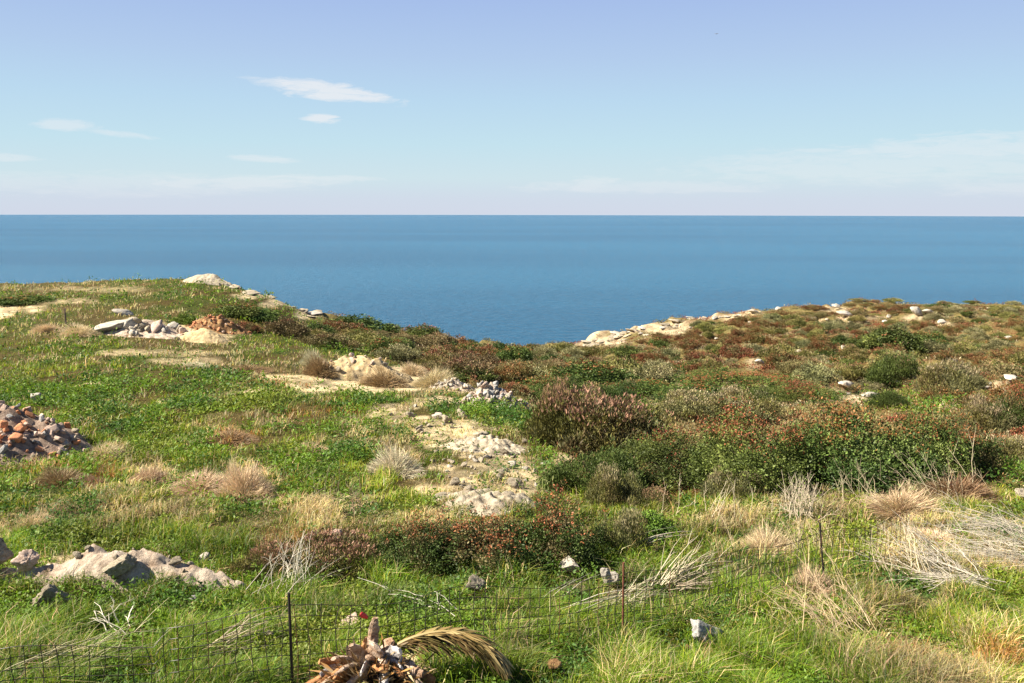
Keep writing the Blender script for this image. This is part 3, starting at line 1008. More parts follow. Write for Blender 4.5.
near_shrub('olive_shrub', 'dark', 1, 620, 412, 60, 24, 'dark shrub with rusty top behind the pink domed shrub', group=B)
near_shrub('green_bush', 'bright', 0, 641, 424, 30, 20, 'small bright green tuft in the gap right of the pink domed shrub', group=B)
near_shrub('evergreen_shrub', 'lentisk', 0, 560, 408, 80, 30, 'reddish brown topped shrub right of the grey rubble strip', group=B)

# far shrubs: dozens on the slope, copies that share their mesh
WHERE = {'slope': 'on the right hand slope', 'rim': 'near the skyline of the right headland', 'hollow': 'in the hollow below the sea', 'left': 'on the left hill flank above the sea', 'mid': 'among the red crested shrubs of the hollow'}
LOOK = {'lentisk': ('evergreen_shrub', 'dark green red flecked shrub'), 'olive': ('olive_shrub', 'low olive green shrub'), 'grey': ('grey_shrub', 'low grey green shrub'), 'rust': ('rust_shrub', 'low rust red shrub'), 'brown': ('brown_shrub', 'low dark brown shrub'), 'bright': ('green_bush', 'small fresh green bush')}
placed = list(taken)


def far_shrub(kind, px, base_py, wpx, hpx, region, label=None):
    X, Y, Z = hit(px, base_py)
    k = mpp(Y, Z)
    rx, hh = wpx * k / 2, hpx * k
    ry = rx * rng.uniform(.8, 1.2)
    Yc = Y + ry * .5
    Xc = X * Yc / Y
    Zc = float(ground_z(np.array([Xc]), np.array([Yc]))[0])
    nm, lk = LOOK[kind]
    f, _ = FAR[kind][int(rng.integers(len(FAR[kind])))]
    o = link(nm, f, None, (Xc, Yc, Zc - .05), rng.uniform(0, 6.28), (rx, ry, hh))
    lab = label or f'{lk} {WHERE[region]}'
    tag(o, lab, 'shrub', None if label else f'{lk}s {WHERE[region]}')
    placed.append((Xc, Yc, rx))
    return o


for (k, px_, py_, w_, h_, reg, lab) in [
    ('lentisk', 890, 350, 62, 20, 'slope', 'largest dark green shrub high on the right slope, below the white stones'),
    ('lentisk', 920, 345, 30, 13, 'slope', 'round dark shrub at the right end of the largest one on the right slope'),
    ('lentisk', 862, 349, 26, 12, 'slope', 'brownish green shrub at the left end of the largest one on the right slope'),
    ('lentisk', 515, 364, 40, 18, 'hollow', 'nearly black round shrub near the sea in the middle of the photo'),
    ('lentisk', 362, 334, 74, 14, 'left', 'long dark green shrub on the left flank, just under the sea'),
    ('lentisk', 424, 341, 40, 12, 'left', 'dark green shrub where the left flank meets the sea'),
    ('lentisk', 657, 346, 22, 9, 'rim', 'small black looking shrub below the pale coastal rock'),
    ('rust', 430, 362, 60, 13, 'left', 'long orange red shrub behind the tan mound'),
    ('lentisk', 500, 352, 26, 8, 'hollow', 'small dark shrub at the lip above the sea'),
    ('lentisk', 258, 321, 60, 12, 'left', 'dark green shrubby mass on the shoulder of the left hill'),
    ('lentisk', 235, 318, 50, 11, 'left', 'dark green shrub right above the orange heap'),
    ('bright', 150, 334, 30, 13, 'left', 'fresh green bush growing between the white boulders'),
    ('bright', 185, 326, 26, 10, 'left', 'fresh green bush left of the orange heap'),
    ('rust', 245, 333, 30, 9, 'left', 'rusty brown shrub at the right foot of the orange heap'),
    ('lentisk', 25, 305, 50, 7, 'left', 'dark flat shrub beside the pale track at the left edge'),
]:
    far_shrub(k, px_, py_, w_, h_ * .85, reg, lab)


def fill(n, region, poly, kinds, wr, hr, sep=.75):
    """spread shrubs over a ground region given by its corner rows"""
    made, tries = 0, 0
    names = [k for k, _ in kinds]
    wts = np.array([w for _, w in kinds], float)
    wts /= wts.sum()
    xs = [p[0] for p in poly]
    while made < n and tries < n * 12:
        tries += 1
        px_ = rng.uniform(min(xs), max(xs))
        top = np.interp(px_, xs, [p[1] for p in poly])
        bot = np.interp(px_, xs, [p[2] for p in poly])
        py_ = top + (bot - top) * rng.random() ** 1.15
        X, Y, Z = hit(px_, py_)
        c = cover(np.array([X]), np.array([Y]), np.array([Z]))
        if c['bare'][0] > .45 or c['greenh'][0] > .6:
            continue
        sc = (22 / mpp(Y, Z)) / 853 if False else 1.0
        w_ = rng.uniform(*wr) * (1.25 if Y < 50 else 1.0) / max(mpp(Y, Z), .001) * 1.0
        r_ = w_ * mpp(Y, Z) / 2
        if any((X - a) ** 2 + (Y - b_) ** 2 < (sep * (r_ + q)) ** 2 for a, b_, q in placed):
            continue
        # neighbours tend to be of one kind
        h_ = rng.uniform(*hr) * {'rim': .5, 'slope': .78}.get(region, .68)
        q_ = hit(px_, max(py_ - w_ * h_ * .8, 290))
        if cover(*[np.array([v_]) for v_ in q_])['bare'][0] > .4 and rng.random() < .85:
            continue
        nz_ = float(fbm(np.array([X / 9.0]), np.array([Y / 14.0]), 301, 3)[0])
        ku = np.clip((nz_ - .5) * 2.2 + rng.random(), 0, .9999)
        kind = names[int(np.searchsorted(np.cumsum(wts), ku))]
        far_shrub(kind, px_, py_, w_, w_ * h_, region)
        made += 1


# ------------------------------------------------------------------ stones
def ico(sub):
    import bmesh
    bm = bmesh.new()
    bmesh.ops.create_icosphere(bm, subdivisions=sub, radius=1)
    v = np.array([x.co[:] for x in bm.verts])
    f = np.array([[q.index for q in p.verts] for p in bm.faces])
    bm.free()
    return v, f


ICO = {k: ico(k) for k in (2, 3, 5)}


def stone_mesh(name, seed, sub, mat, cuts=14, ragged=.06, box=0.0, smooth=False):
    """angular stone: a ball cut by random planes, roughened; box > 0 pulls it to brick or slab shape"""
    r = np.random.default_rng(seed)
    d, f = ICO[sub]
    nn = unit(r.normal(0, 1, (cuts, 3)))
    dd = r.uniform(.50, 1.0, cuts)
    if box:
        bx = np.array([[1, 0, 0], [-1, 0, 0], [0, 1, 0], [0, -1, 0], [0, 0, 1], [0, 0, -1.]])
        nn = np.concatenate([unit(bx + r.normal(0, .10, bx.shape)), nn[:max(2, cuts // 5)]])
        dd = np.concatenate([np.full(6, .62), r.uniform(.85, 1.0, max(2, cuts // 5))])
    q = (d @ nn.T) / dd
    rad = 1 / np.maximum(q.max(1), .4)
    off = r.uniform(-50, 50, 3)
    nz_ = np.array([mnoise.fractal(Vector(p * 2.2 + off), 0.9, 2.1, 4 if sub > 2 else 2) for p in d])
    rad = rad * (1 + ragged * 1.6 * nz_)
    v = d * rad[:, None]
    v /= np.abs(v).max(0)
    return np_mesh(name, v, f.ravel(), np.arange(len(f)) * 3, None, mat, smooth)


_sc = {}


def stone_of(mat, var, sub=3, box=0.0, ragged=.06):
    key = (mat.name, var, sub, box, ragged)
    if key not in _sc:
        _sc[key] = stone_mesh('stone', 400 + var * 7 + int(box * 3), sub, mat, 6 + 2 * (var % 4), ragged, box)
    return _sc[key]


def euler_rand(tilt=.35):
    return (rng.normal(0, tilt), rng.normal(0, tilt), rng.uniform(0, 6.28))


def hit_on(surf, px, py):
    t = (341.5 - py) / F_PX
    k = (t * CP - SP) / (CP + t * SP)
    x_ = (px - 512) / F_PX * (RAY_Y * CP - RAY_Y * k * SP)
    g = np.maximum(ground_z(x_, RAY_Y), surf(x_, RAY_Y))
    below = np.nonzero(RAY_Y * k <= g)[0]
    i = below[0] if len(below) else len(RAY_Y) - 1
    return float(x_[i]), float(RAY_Y[i]), float(g[i])


def stone(name, mat, var, px, base_py, wpx, hpx, label, cat='stone', group=None, deep=.8, rot=None, sub=3, box=0.0, ragged=.12, sink=.22, lift=0.0, on=None):
    X, Y, Z = hit(px, base_py) if on is None else hit_on(on, px, base_py)
    k = mpp(Y, Z)
    rx, rz = wpx * k / 2, hpx * k / 2
    ry = rx * deep
    o = link(name, stone_of(mat, var, sub, box, ragged), None)
    o.scale = (rx, ry, rz)
    o.rotation_euler = rot if rot is not None else (rng.normal(0, .12), rng.normal(0, .12), rng.uniform(-.4, .4))
    Yc = Y + ry * .6
    Xc = X * Yc / Y
    g_ = (np.array([Xc]), np.array([Yc]))
    Zc = float(ground_z(*g_)[0]) if on is None else max(float(ground_z(*g_)[0]), float(on(*g_)[0]))
    o.location = (Xc, Yc, Zc + rz * (1 - 2 * sink) + lift)
    tag(o, label, cat, group)
    return o


def heap(name, px, base_py, wpx, hpx, mat, label, cat, deep=.7, seed=0, skew=0.0, rough=.25, power=1.0, flat=0.0):
    """a mound that hugs the ground; returns a function for its surface"""
    X, Y, Z = hit(px, base_py)
    k = mpp(Y, Z)
    rx, hh = wpx * k / 2, hpx * k
    ry = rx * deep
    Yc = Y + ry * .8
    Xc = X * Yc / Y

    def surf(x, y):
        u, v = (x - Xc) / rx, (y - Yc) / ry
        u = u + skew * (1 - u * u) * .5
        rr = np.sqrt(u * u + v * v)
        rr = rr * (1 + .35 * (fbm(np.arctan2(v, u) * 1.5 + seed, rr * 1.2 + seed, 70 + seed, 2) - .5))
        prof = np.clip(1 - rr, -.2, 1)
        if flat:
            prof = np.minimum(prof, 1 - flat) / (1 - flat)
        p = np.sign(prof) * np.abs(prof) ** power
        nz_ = fbm(x / (rx * .22), y / (rx * .22), 80 + seed, 4) - .5
        n5 = fbm(x / (rx * .06), y / (rx * .06), 85 + seed, 3) - .5
        return ground_z(x, y) + hh * p * (1 + rough * nz_ * 1.6) + hh * rough * (.35 * n5 + .25 * nz_) * (prof > -.1) - .03

    n_ = 90
    g = np.linspace(-1.25, 1.25, n_)
    gx, gy = np.meshgrid(Xc + g * rx, Yc + g * ry, indexing='ij')
    z = surf(gx, gy)
    v = np.stack([gx - Xc, gy - Yc, z - float(Z)], -1).reshape(-1, 3)
    ix = np.arange(n_ * n_).reshape(n_, n_)
    q = np.stack([ix[:-1, :-1], ix[1:, :-1], ix[1:, 1:], ix[:-1, 1:]], -1).reshape(-1, 4)
    o = link(name, np_mesh(name, v, q.ravel(), np.arange(len(q)) * 4, None, mat, True), None, (Xc, Yc, float(Z)))
    tag(o, label, cat)
    return surf, (Xc, Yc, rx, ry, k)


def rubble(surf, geo, n, sizes, kinds, rmax=.95, sub=3, top=0.0):
    """loose pieces lying on a heap; kinds = [(weight, material, name, box, label, group)]"""
    Xc, Yc, rx, ry, k = geo
    w = np.array([q[0] for q in kinds], float)
    w /= w.sum()
    for i in range(n):
        r_ = math.sqrt(rng.random()) * rmax
        a = rng.uniform(0, 2 * math.pi)
        if rng.random() < .7:
            a = -abs(math.remainder(a, 2 * math.pi))      # mostly the face one can see
        x, y = Xc + rx * r_ * math.cos(a), Yc + ry * r_ * math.sin(a)
        z = float(surf(np.array([x]), np.array([y]))[0])
        q = kinds[int(rng.choice(len(kinds), p=w))]
        s = rng.uniform(*sizes) * k * (1.0 if rng.random() < .8 else 1.5)
        o = link(q[2], stone_of(q[1], int(rng.integers(6)), sub, q[3]), None, (x, y, z + s * .25))
        o.rotation_euler = euler_rand(.7)
        e = rng.uniform(.55, 1.0, 3) * s
        o.scale = (e[0] * 1.2, e[1] * (.8 if q[3] else 1), e[2] * (.6 if q[3] else .9))
        tag(o, q[4], q[2].split('_')[-1], q[5])


# --- rubble heap at the left edge
HP = 'on the rubble heap at the left edge'
sf, ge = heap('rubble_heap', 8, 464, 200, 56, M_SOIL, 'heap of broken bricks and stones cut by the left edge', 'heap', .75, 1, power=.9)
rubble(sf, ge, 298, (1.8, 5.2), [
    (3.6, M_PINK, 'pink_stone', .8, f'pinkish stone chunk {HP}', 'pinkish chunks of the left heap'),
    (3.2, M_BRICK, 'brick_fragment', .8, f'broken orange brick {HP}', 'broken bricks of the left heap'),
    (2.2, M_LIME, 'cream_stone', .0, f'cream stone chunk {HP}', 'cream chunks of the left heap'),
    (1.3, M_GREY, 'concrete_chunk', .8, f'grey concrete chunk {HP}', 'grey chunks of the left heap'),
    (.7, M_DARKST, 'dark_stone', .0, f'dark stone {HP}', 'dark stones of the left heap')])
stone('concrete_block', M_WHITE, 2, 37, 406, 11, 9, 'pale square block on top of the rubble heap at the left edge', 'block', box=.8, lift=.1, sink=0)

# --- white boulders and orange heap under the left hill
sf, ge = heap('earth_heap', 148, 338, 116, 14, M_PALESOIL, 'low pale heap carrying the white boulders below the left hill', 'heap', .5, 2, rough=.4)
stone('white_boulder', M_WHITE, 1, 116, 334, 52, 12, 'long white boulder at the left end of the pale heap', 'boulder', deep=.5, rot=(0, -.22, .1), sink=.1, on=sf)
stone('white_boulder', M_WHITE, 3, 124, 316, 22, 9, 'greyish white boulder at the back of the pale heap, uppermost', 'boulder', deep=.6, on=sf)
stone('white_boulder', M_WHITE, 4, 176, 331, 18, 8, 'white boulder beside the green bush on the pale heap', 'boulder', on=sf)
stone('white_boulder', M_WHITE, 5, 186, 336, 9, 6, 'small white boulder at the left foot of the orange heap', 'boulder', on=sf)
stone('white_boulder', M_WHITE, 0, 135, 338, 16, 6, 'flat white boulder at the front foot of the pale heap', 'boulder', on=sf)
rubble(sf, ge, 46, (3, 7), [(3, M_WHITE, 'white_stone', 0, 'white stone lying on the pale heap below the left hill', 'white stones of the pale heap'),
                            (2, M_LIME, 'cream_stone', 0, 'cream stone lying on the pale heap below the left hill', 'cream stones of the pale heap'),
                            (.8, M_PINK, 'pink_stone', 0, 'pinkish stone lying on the pale heap below the left hill', 'pinkish stones of the pale heap')])
sf, ge = heap('orange_earth_heap', 218, 334, 70, 15, M_ORANGESOIL, 'orange brown heap of earth and bricks below the left hill', 'heap', .5, 3, rough=.45)
rubble(sf, ge, 60, (1.0, 2.4), [(3, M_BRICK, 'brick_fragment', .8, 'broken brick on the orange heap below the left hill', 'bricks of the orange heap'),
                              (1.4, M_DARKST, 'dark_stone', 0, 'dark stone on the orange heap below the left hill', 'dark stones of the orange heap'),
                              (1.2, M_PINK, 'pink_stone', 0, 'pale pink stone on the orange heap below the left hill', 'pink stones of the orange heap')])
heap('sand_heap', 204, 343, 66, 13, M_TANSOIL, 'yellowish heap of sandy earth in front of the orange heap', 'heap', .5, 4, rough=.3)
# --- pale rock on the crest of the left hill
heap('pale_knoll', 211, 285, 58, 9, M_LIME, 'pale rounded rock breaking the crest of the left hill', 'rock', .5, 8, rough=.25, power=.6)
for i in range(30):
    a = rng.uniform(232, 326)
    b_ = np.interp(a, [232, 260, 280, 300, 326], [287.5, 292, 298, 309, 320]) + abs(rng.normal(0, 2.0))
    w_ = rng.uniform(8, 26)
    stone('pale_rock', M_LIME if i % 3 else M_WHITE, i % 6, a, b_, w_, w_ * rng.uniform(.14, .26), 'pale rock on the bare rim right of the left hill', 'rock', 'pale rocks along the rim of the left hill', ragged=.2, sink=.3, deep=1.0)
# --- tan mound in the middle
sf, ge = heap('earth_mound', 362, 382, 112, 27, M_TANSOIL, 'tan conical mound of earth in the middle of the meadow', 'mound', .6, 5, rough=.32, power=.8)
rubble(sf, ge, 30, (1.6, 4), [(2, M_LIME, 'cream_stone', 0, 'cream stone on the tan conical mound', 'cream stones of the tan mound'), (1, M_PINK, 'pink_stone', 0, 'pinkish stone on the tan conical mound', 'pink stones of the tan mound')])
sf, ge = heap('stone_heap', 456, 391, 62, 10, M_PALESOIL, 'upper left end of the pale rubble strip beside the tan mound', 'heap', .6, 9, rough=.5)
rubble(sf, ge, 60, (1.8, 4.0), [(3, M_WHITE, 'white_stone', 0, 'whitish stone at the upper end of the rubble strip', 'white stones of the upper rubble strip'), (2, M_LIME, 'cream_stone', 0, 'cream stone at the upper end of the rubble strip', 'cream stones of the upper rubble strip')])
sf, ge = heap('stone_heap', 492, 409, 74, 25, M_PALESOIL, 'greyish pink rubble heap between the meadow and the shrubs', 'heap', .6, 6, rough=.5)
rubble(sf, ge, 130, (2.2, 4.8), [(3, M_WHITE, 'white_stone', 0, 'whitish stone in the rubble strip beside the shrubs', 'white stones of the rubble strip'),
                                (2.2, M_PINK, 'pink_stone', 0, 'pinkish stone in the rubble strip beside the shrubs', 'pink stones of the rubble strip'),
                                (2, M_GREY, 'grey_stone', .0, 'grey stone in the rubble strip beside the shrubs', 'grey stones of the rubble strip')])

# --- stony ground in the centre
heap('limestone_outcrop', 488, 512, 116, 12, M_LIME, 'rough limestone outcrop at the lower end of the stony ground', 'outcrop', 1.0, 11, rough=.9, power=.5, flat=.3)
heap('limestone_outcrop', 486, 452, 92, 8, M_LIME, 'rough limestone outcrop at the upper end of the stony ground', 'outcrop', .8, 12, rough=1.2, power=.5, flat=.3)
stone('limestone_boulder', M_LIME, 3, 517, 489, 19, 17, 'upright cream boulder in the stony ground, left of the shrub belt', 'boulder', ragged=.1, sub=5)
stone('limestone_boulder', M_LIME, 1, 536, 474, 9, 9, 'small cream stone right of the upright boulder in the stony ground', 'boulder')
stone('limestone_boulder', M_LIME, 5, 455, 486, 12, 10, 'squarish cream stone at the left of the stony ground', 'boulder')
stone('limestone_boulder', M_LIME, 0, 447, 502, 26, 8, 'flat cream slab at the lower left of the stony ground', 'slab', box=.8)
stone('limestone_boulder', M_LIME, 4, 497, 506, 40, 15, 'broad cracked limestone outcrop at the lower end of the stony ground', 'outcrop', ragged=.16, sub=5)
stone('limestone_boulder', M_LIME, 2, 478, 438, 26, 11, 'cream rock at the upper end of the stony ground', 'outcrop', ragged=.14)
for i in range(210):
    a, b_ = rng.normal(490, 28), rng.normal(474, 24)
    if rng.random() < .3:
        a, b_ = rng.normal(420, 32), rng.normal(428, 9)
    b_ = min(b_, 512)
    w_ = (2.5 + rng.exponential(4.0)) * (1.0 if b_ > 450 else .8)
    w_ = min(w_, 22)
    stone('limestone_chunk', M_LIME if i % 3 else M_WHITE, i % 6, a, b_, w_, w_ * rng.uniform(.45, .8), 'loose cream stone scattered over the stony ground in the centre', 'stone', 'loose stones of the stony ground', rot=euler_rand(.3))
# --- pale coast rock and white stones among the heath
for i in range(80):
    u = rng.random() ** 1.5
    a = 572 + 170 * u
    b_ = np.interp(a, [572, 600, 640, 690, 742], [346, 338, 328, 318, 313]) + abs(rng.normal(0, 4.0)) * (1.6 - u) + 0.5
    w_ = rng.uniform(4, 15)
    stone('coast_rock', M_WHITE if i % 5 == 0 else M_LIME, i % 6, a, b_, w_, w_ * rng.uniform(.14, .28), 'pale limestone rock along the coast edge right of the inlet', 'rock', 'pale rocks along the coast edge', ragged=.2, deep=1.2, sink=.35)
for (a, b_, w_, h_, lab) in [(868, 299, 12, 6, 'white boulder on the skyline of the right headland'), (843, 317, 20, 6, 'white rocks on the upper right slope, leftmost cluster'), (838, 309, 12, 4, 'small white rock near the right skyline'),
                             (915, 315, 14, 9, 'white boulder left of the flat white slab on the upper right slope'), (926, 319, 24, 7, 'flat white slab on the upper right slope'), (941, 324, 10, 5, 'white stone below the flat white slab'),
                             (758, 368, 20, 8, 'pale stone in the middle of the heath slope'), (866, 402, 26, 10, 'cream rock at the upper rim of the yellow green clearing'), (842, 394, 22, 9, 'cream rock at the left end of the yellow green clearing'),
                             (884, 324, 12, 5, 'pale stone high on the right slope'), (970, 372, 14, 4, 'flat pale stone on the slope near the right edge'), (1010, 388, 30, 8, 'pale pinkish rock at the right edge of the heath'),
                             (985, 392, 20, 6, 'pale rock left of the pinkish one at the right edge'), (752, 316, 24, 5, 'white rock ledge on the coast edge, highest'), (703, 318, 22, 5, 'white rock ledge in the middle of the coast edge')]:
    stone('white_rock', M_WHITE, int(a) % 6, a, b_, w_, h_ * 1.15, lab, 'rock', ragged=.16, sink=.12, lift=.12)
    g_ = hit(a, b_)
    placed.append((g_[0], g_[1], w_ * mpp(g_[1], g_[2]) * .6))
KS = [('rust', 1.3), ('olive', 3.2), ('grey', 2.6), ('lentisk', 1.4), ('brown', 1.4)]
fill(265, 'slope', [(640, 334, 372), (720, 322, 384), (860, 312, 384), (1030, 312, 384)], KS, (0.8, 2.5), (.28, .48))
fill(56, 'rim', [(640, 346, 350), (700, 332, 340), (860, 300, 318), (1030, 303, 318)], [('rust', 2), ('olive', 2.4), ('brown', 1.5), ('grey', 1.2), ('lentisk', .8)], (1.6, 4.0), (.16, .28))
fill(110, 'hollow', [(380, 346, 356), (460, 350, 380), (545, 350, 402), (590, 356, 404), (680, 352, 408), (780, 360, 408)], [('lentisk', 2.6), ('olive', 2.6), ('grey', 2.6), ('rust', 1.5), ('brown', 1.2)], (1.3, 3.4), (.26, .44))
fill(22, 'left', [(285, 328, 342), (320, 333, 347), (400, 338, 352), (470, 347, 364)], [('brown', 2), ('olive', 2), ('grey', 2), ('lentisk', 2), ('rust', 1.5)], (1.6, 4.0), (.28, .42))
fill(26, 'mid', [(700, 385, 412), (860, 380, 395), (1030, 385, 430)], [('lentisk', 2), ('grey', 2), ('olive', 2), ('rust', 1)], (1.0, 2.2), (.34, .5))

for i in range(80):
    a, b_ = rng.uniform(690, 1020), rng.uniform(306, 408)
    w_ = rng.uniform(3, 9)
    stone('white_rock', M_WHITE if i % 2 else M_LIME, i % 6, a, b_, w_, w_ * .5, 'small pale stone showing between the shrubs of the right slope', 'rock', 'small pale stones on the right slope')

# --- earth bank at the lower left with its slabs
sf, ge = heap('earth_bank', 104, 594, 275, 33, M_PALESOIL, 'low bank of pale eroded earth at the lower left', 'bank', .19, 7, rough=.75, power=.55, flat=.25)
stone('limestone_boulder', M_LIME, 4, 2, 590, 48, 46, 'large lit boulder cut by the left edge, on the pale bank', 'boulder', rot=(.1, -.35, .3), sub=5, ragged=.09, sink=.12, on=sf)
stone('limestone_boulder', M_PINK, 1, 31, 580, 26, 26, 'darker stone just right of the large boulder at the left edge', 'boulder', sub=5, sink=.1, on=sf)
stone('slab_stone', M_LIME, 2, 53, 612, 30, 34, 'tilted cream slab leaning on the front of the pale bank', 'slab', deep=.45, rot=(.35, -.75, .25), box=.8, sub=5, sink=.2, on=sf)
stone('slab_stone', M_LIME, 5, 122, 590, 32, 15, 'thin pale slab sticking out of the pale bank towards the right', 'slab', deep=.5, rot=(.3, -.5, .2), box=.8, sub=5, sink=.1, on=sf)
stone('limestone_chunk', M_LIME, 3, 79, 560, 10, 8, 'small cream stone on top of the pale bank, left half', 'stone', on=sf)
stone('limestone_chunk', M_LIME, 0, 116, 563, 11, 9, 'cream stone on top of the pale bank, above the thin slab', 'stone', on=sf)
stone('limestone_chunk', M_WHITE, 1, 206, 563, 15, 14, 'pointed white stone at the right end of the pale bank', 'stone', rot=(.2, -.6, 0), on=sf)
stone('limestone_chunk', M_LIME, 2, 190, 566, 10, 7, 'mossy cream stone left of the pointed white one on the bank', 'stone', on=sf)
stone('limestone_chunk', M_LIME, 5, 177, 568, 14, 8, 'grey cream stone in the right half of the pale bank', 'stone', on=sf)
stone('tan_stone', M_TANSOIL, 3, 143, 593, 28, 12, 'rounded tan stone in the grass below the pale bank', 'stone')
stone('tan_stone', M_TANSOIL, 1, 168, 594, 22, 7, 'flat brownish stone right of the rounded tan one', 'stone')
stone('limestone_chunk', M_PINK, 2, 126, 609, 13, 7, 'small pinkish stone in the grass below the bank', 'stone')
stone('grey_stone', M_GREY, 1, 194, 602, 10, 8, 'small grey stone in the grass right of the tan ones', 'stone')
for i in range(70):
    a = rng.uniform(15, 225)
    o = stone('limestone_chunk', M_LIME if i % 2 else M_PINK, i % 6, a, rng.uniform(566, 590), rng.uniform(3, 8), rng.uniform(3, 6), 'small crumb of stone on the pale bank at the lower left', 'stone', 'stone crumbs on the pale bank', rot=euler_rand(.3))
    o.location.z = float(sf(np.array([o.location.x]), np.array([o.location.y]))[0]) + .01
# --- stones in the grass near the fence
stone('round_boulder', M_WHITE, 0, 573, 583, 29, 20, 'round cream boulder in front of the rust red shrub', 'boulder', sub=5, ragged=.05, sink=.08, lift=.12)
stone('white_stone', M_WHITE, 3, 606, 592, 14, 20, 'upright white stone left of the rusty fence post', 'stone', sub=5, ragged=.12, lift=.12, sink=.05)
stone('white_stone', M_WHITE, 4, 616, 590, 20, 14, 'white stone leaning on the upright one by the rusty fence post', 'stone', sub=5, ragged=.12, lift=.05, sink=.05)
stone('slab_stone', M_GREY, 2, 706, 655, 38, 22, 'flat light grey slab lying tilted in the grass right of the fence', 'slab', deep=.35, rot=(-.45, .55, .2), box=.8, sub=5, ragged=.09, lift=.12, sink=.05)
stone('brown_stone', M_ORANGESOIL, 1, 688, 657, 8, 9, 'small rusty brown lump left of the light grey slab', 'stone', lift=.06, sink=.05)
stone('limestone_chunk', M_LIME, 1, 478, 599, 34, 15, 'pale flat stone in the grass behind the middle of the fence', 'stone', sub=5, ragged=.12, lift=.1, sink=.1)
stone('pink_stone', M_PINK, 5, 350, 638, 30, 19, 'pinkish rubble stone behind the palm stump', 'stone', sub=5, ragged=.14, lift=.05, sink=.1)
stone('pink_stone', M_LIME, 0, 272, 649, 18, 11, 'pale stone in the grass left of the dark fence post', 'stone', lift=.1, sink=.1)
stone('pink_stone', M_PINK, 2, 330, 565, 26, 22, 'leaning pinkish stone between the pale stalks and the red shrubs', 'stone', rot=(.1, -.6, 0), sub=5, lift=.25, sink=.0)
stone('limestone_boulder', M_LIME, 3, 1022, 500, 22, 20, 'cream boulder cut by the right edge above the pale stalks', 'boulder', sub=5)
stone('limestone_chunk', M_LIME, 4, 768, 548, 22, 8, 'pale stone half hidden in the dry grass right of the rusty post', 'stone', lift=.08)
stone('limestone_chunk', M_WHITE, 2, 40, 671, 10, 8, 'small white stone in the lower left corner behind the wire', 'stone', lift=.06, sink=.1)
stone('red_lump', M_ORANGESOIL, 4, 558, 684, 22, 9, 'reddish brown lump at the lower edge of the photo', 'stone', lift=.12, sink=0)

# ------------------------------------------------------------------ dry bushes and stalks
def dry_bush_mesh(seed, n, col, w):
    r = np.random.default_rng(seed)
    s = Soup()
    az_ = r.uniform(0, 6.283, n)
    zz_ = r.uniform(.05, 1, n)
    rr_ = np.sqrt(1 - zz_ ** 2)
    rr_ = np.sqrt(r.random(n))
    tuft = fbm(np.cos(az_) * rr_ * 2.6 + seed, np.sin(az_) * rr_ * 2.6, seed, 3)
    zz_ = (1 - rr_ ** 1.3) * r.uniform(.35, 1.1, n) * (.2 + 1.6 * tuft) + .06
    tips = np.stack([np.cos(az_) * rr_ + .35 * zz_ * r.normal(.6, .5, n), np.sin(az_) * rr_, zz_], 1)
    tips /= np.abs(tips).max(0)
    st = tips * r.uniform(.15, .75, (n, 1)) + r.normal(0, .05, (n, 3))
    st[:, 2] = np.maximum(st[:, 2], 0)
    ax = tips - st
    L = np.linalg.norm(ax, axis=1)
    ax = unit(ax + r.normal(0, .12, (n, 3)) * L[:, None])
    sd = unit(np.cross(ax, r.normal(0, 1, (n, 3))))
    c = np.array(col) * np.exp(r.normal(0, .25, (n, 1))) * np.exp(r.normal(0, .05, (n, 3)))
    s.leaves(st, ax, sd, L, w, c, .0)
    for k in range(26):
        q = tips[k] * .6
        s.strip([np.array([q[0] * .05, q[1] * .05, -.03]), q * .5 + np.array([0, 0, .06]), q], [.010, .007, .003], np.array(col) * .7)
    return s.mesh('dry_bush', M_DRY)


DB_TAN = [dry_bush_mesh(501 + i, 4200, (0.58, 0.45, 0.27), .010) for i in range(2)]
DB_BRN = [dry_bush_mesh(511 + i, 3600, (0.30, 0.185, 0.10), .011) for i in range(2)]
DB_GRY = [dry_bush_mesh(521 + i, 3400, (0.55, 0.48, 0.33), .010) for i in range(2)]


def dry_bush(meshes, px, base_py, wpx, hpx, label, group='dry bushes scattered over the meadow'):
    X, Y, Z = hit(px, base_py)
    k = mpp(Y, Z)
    rx = wpx * k / 2 * 1.45
    hpx = hpx * 1.1
    Yc = Y + rx * .5
    Xc = X * Yc / Y
    o = link('dry_bush', meshes[int(rng.integers(len(meshes)))], None, (Xc, Yc, float(ground_z(np.array([Xc]), np.array([Yc]))[0]) - .03), rng.uniform(0, 6.28), (rx, rx * rng.uniform(.8, 1.1), hpx * k))
    tag(o, label, 'dry bush', group)


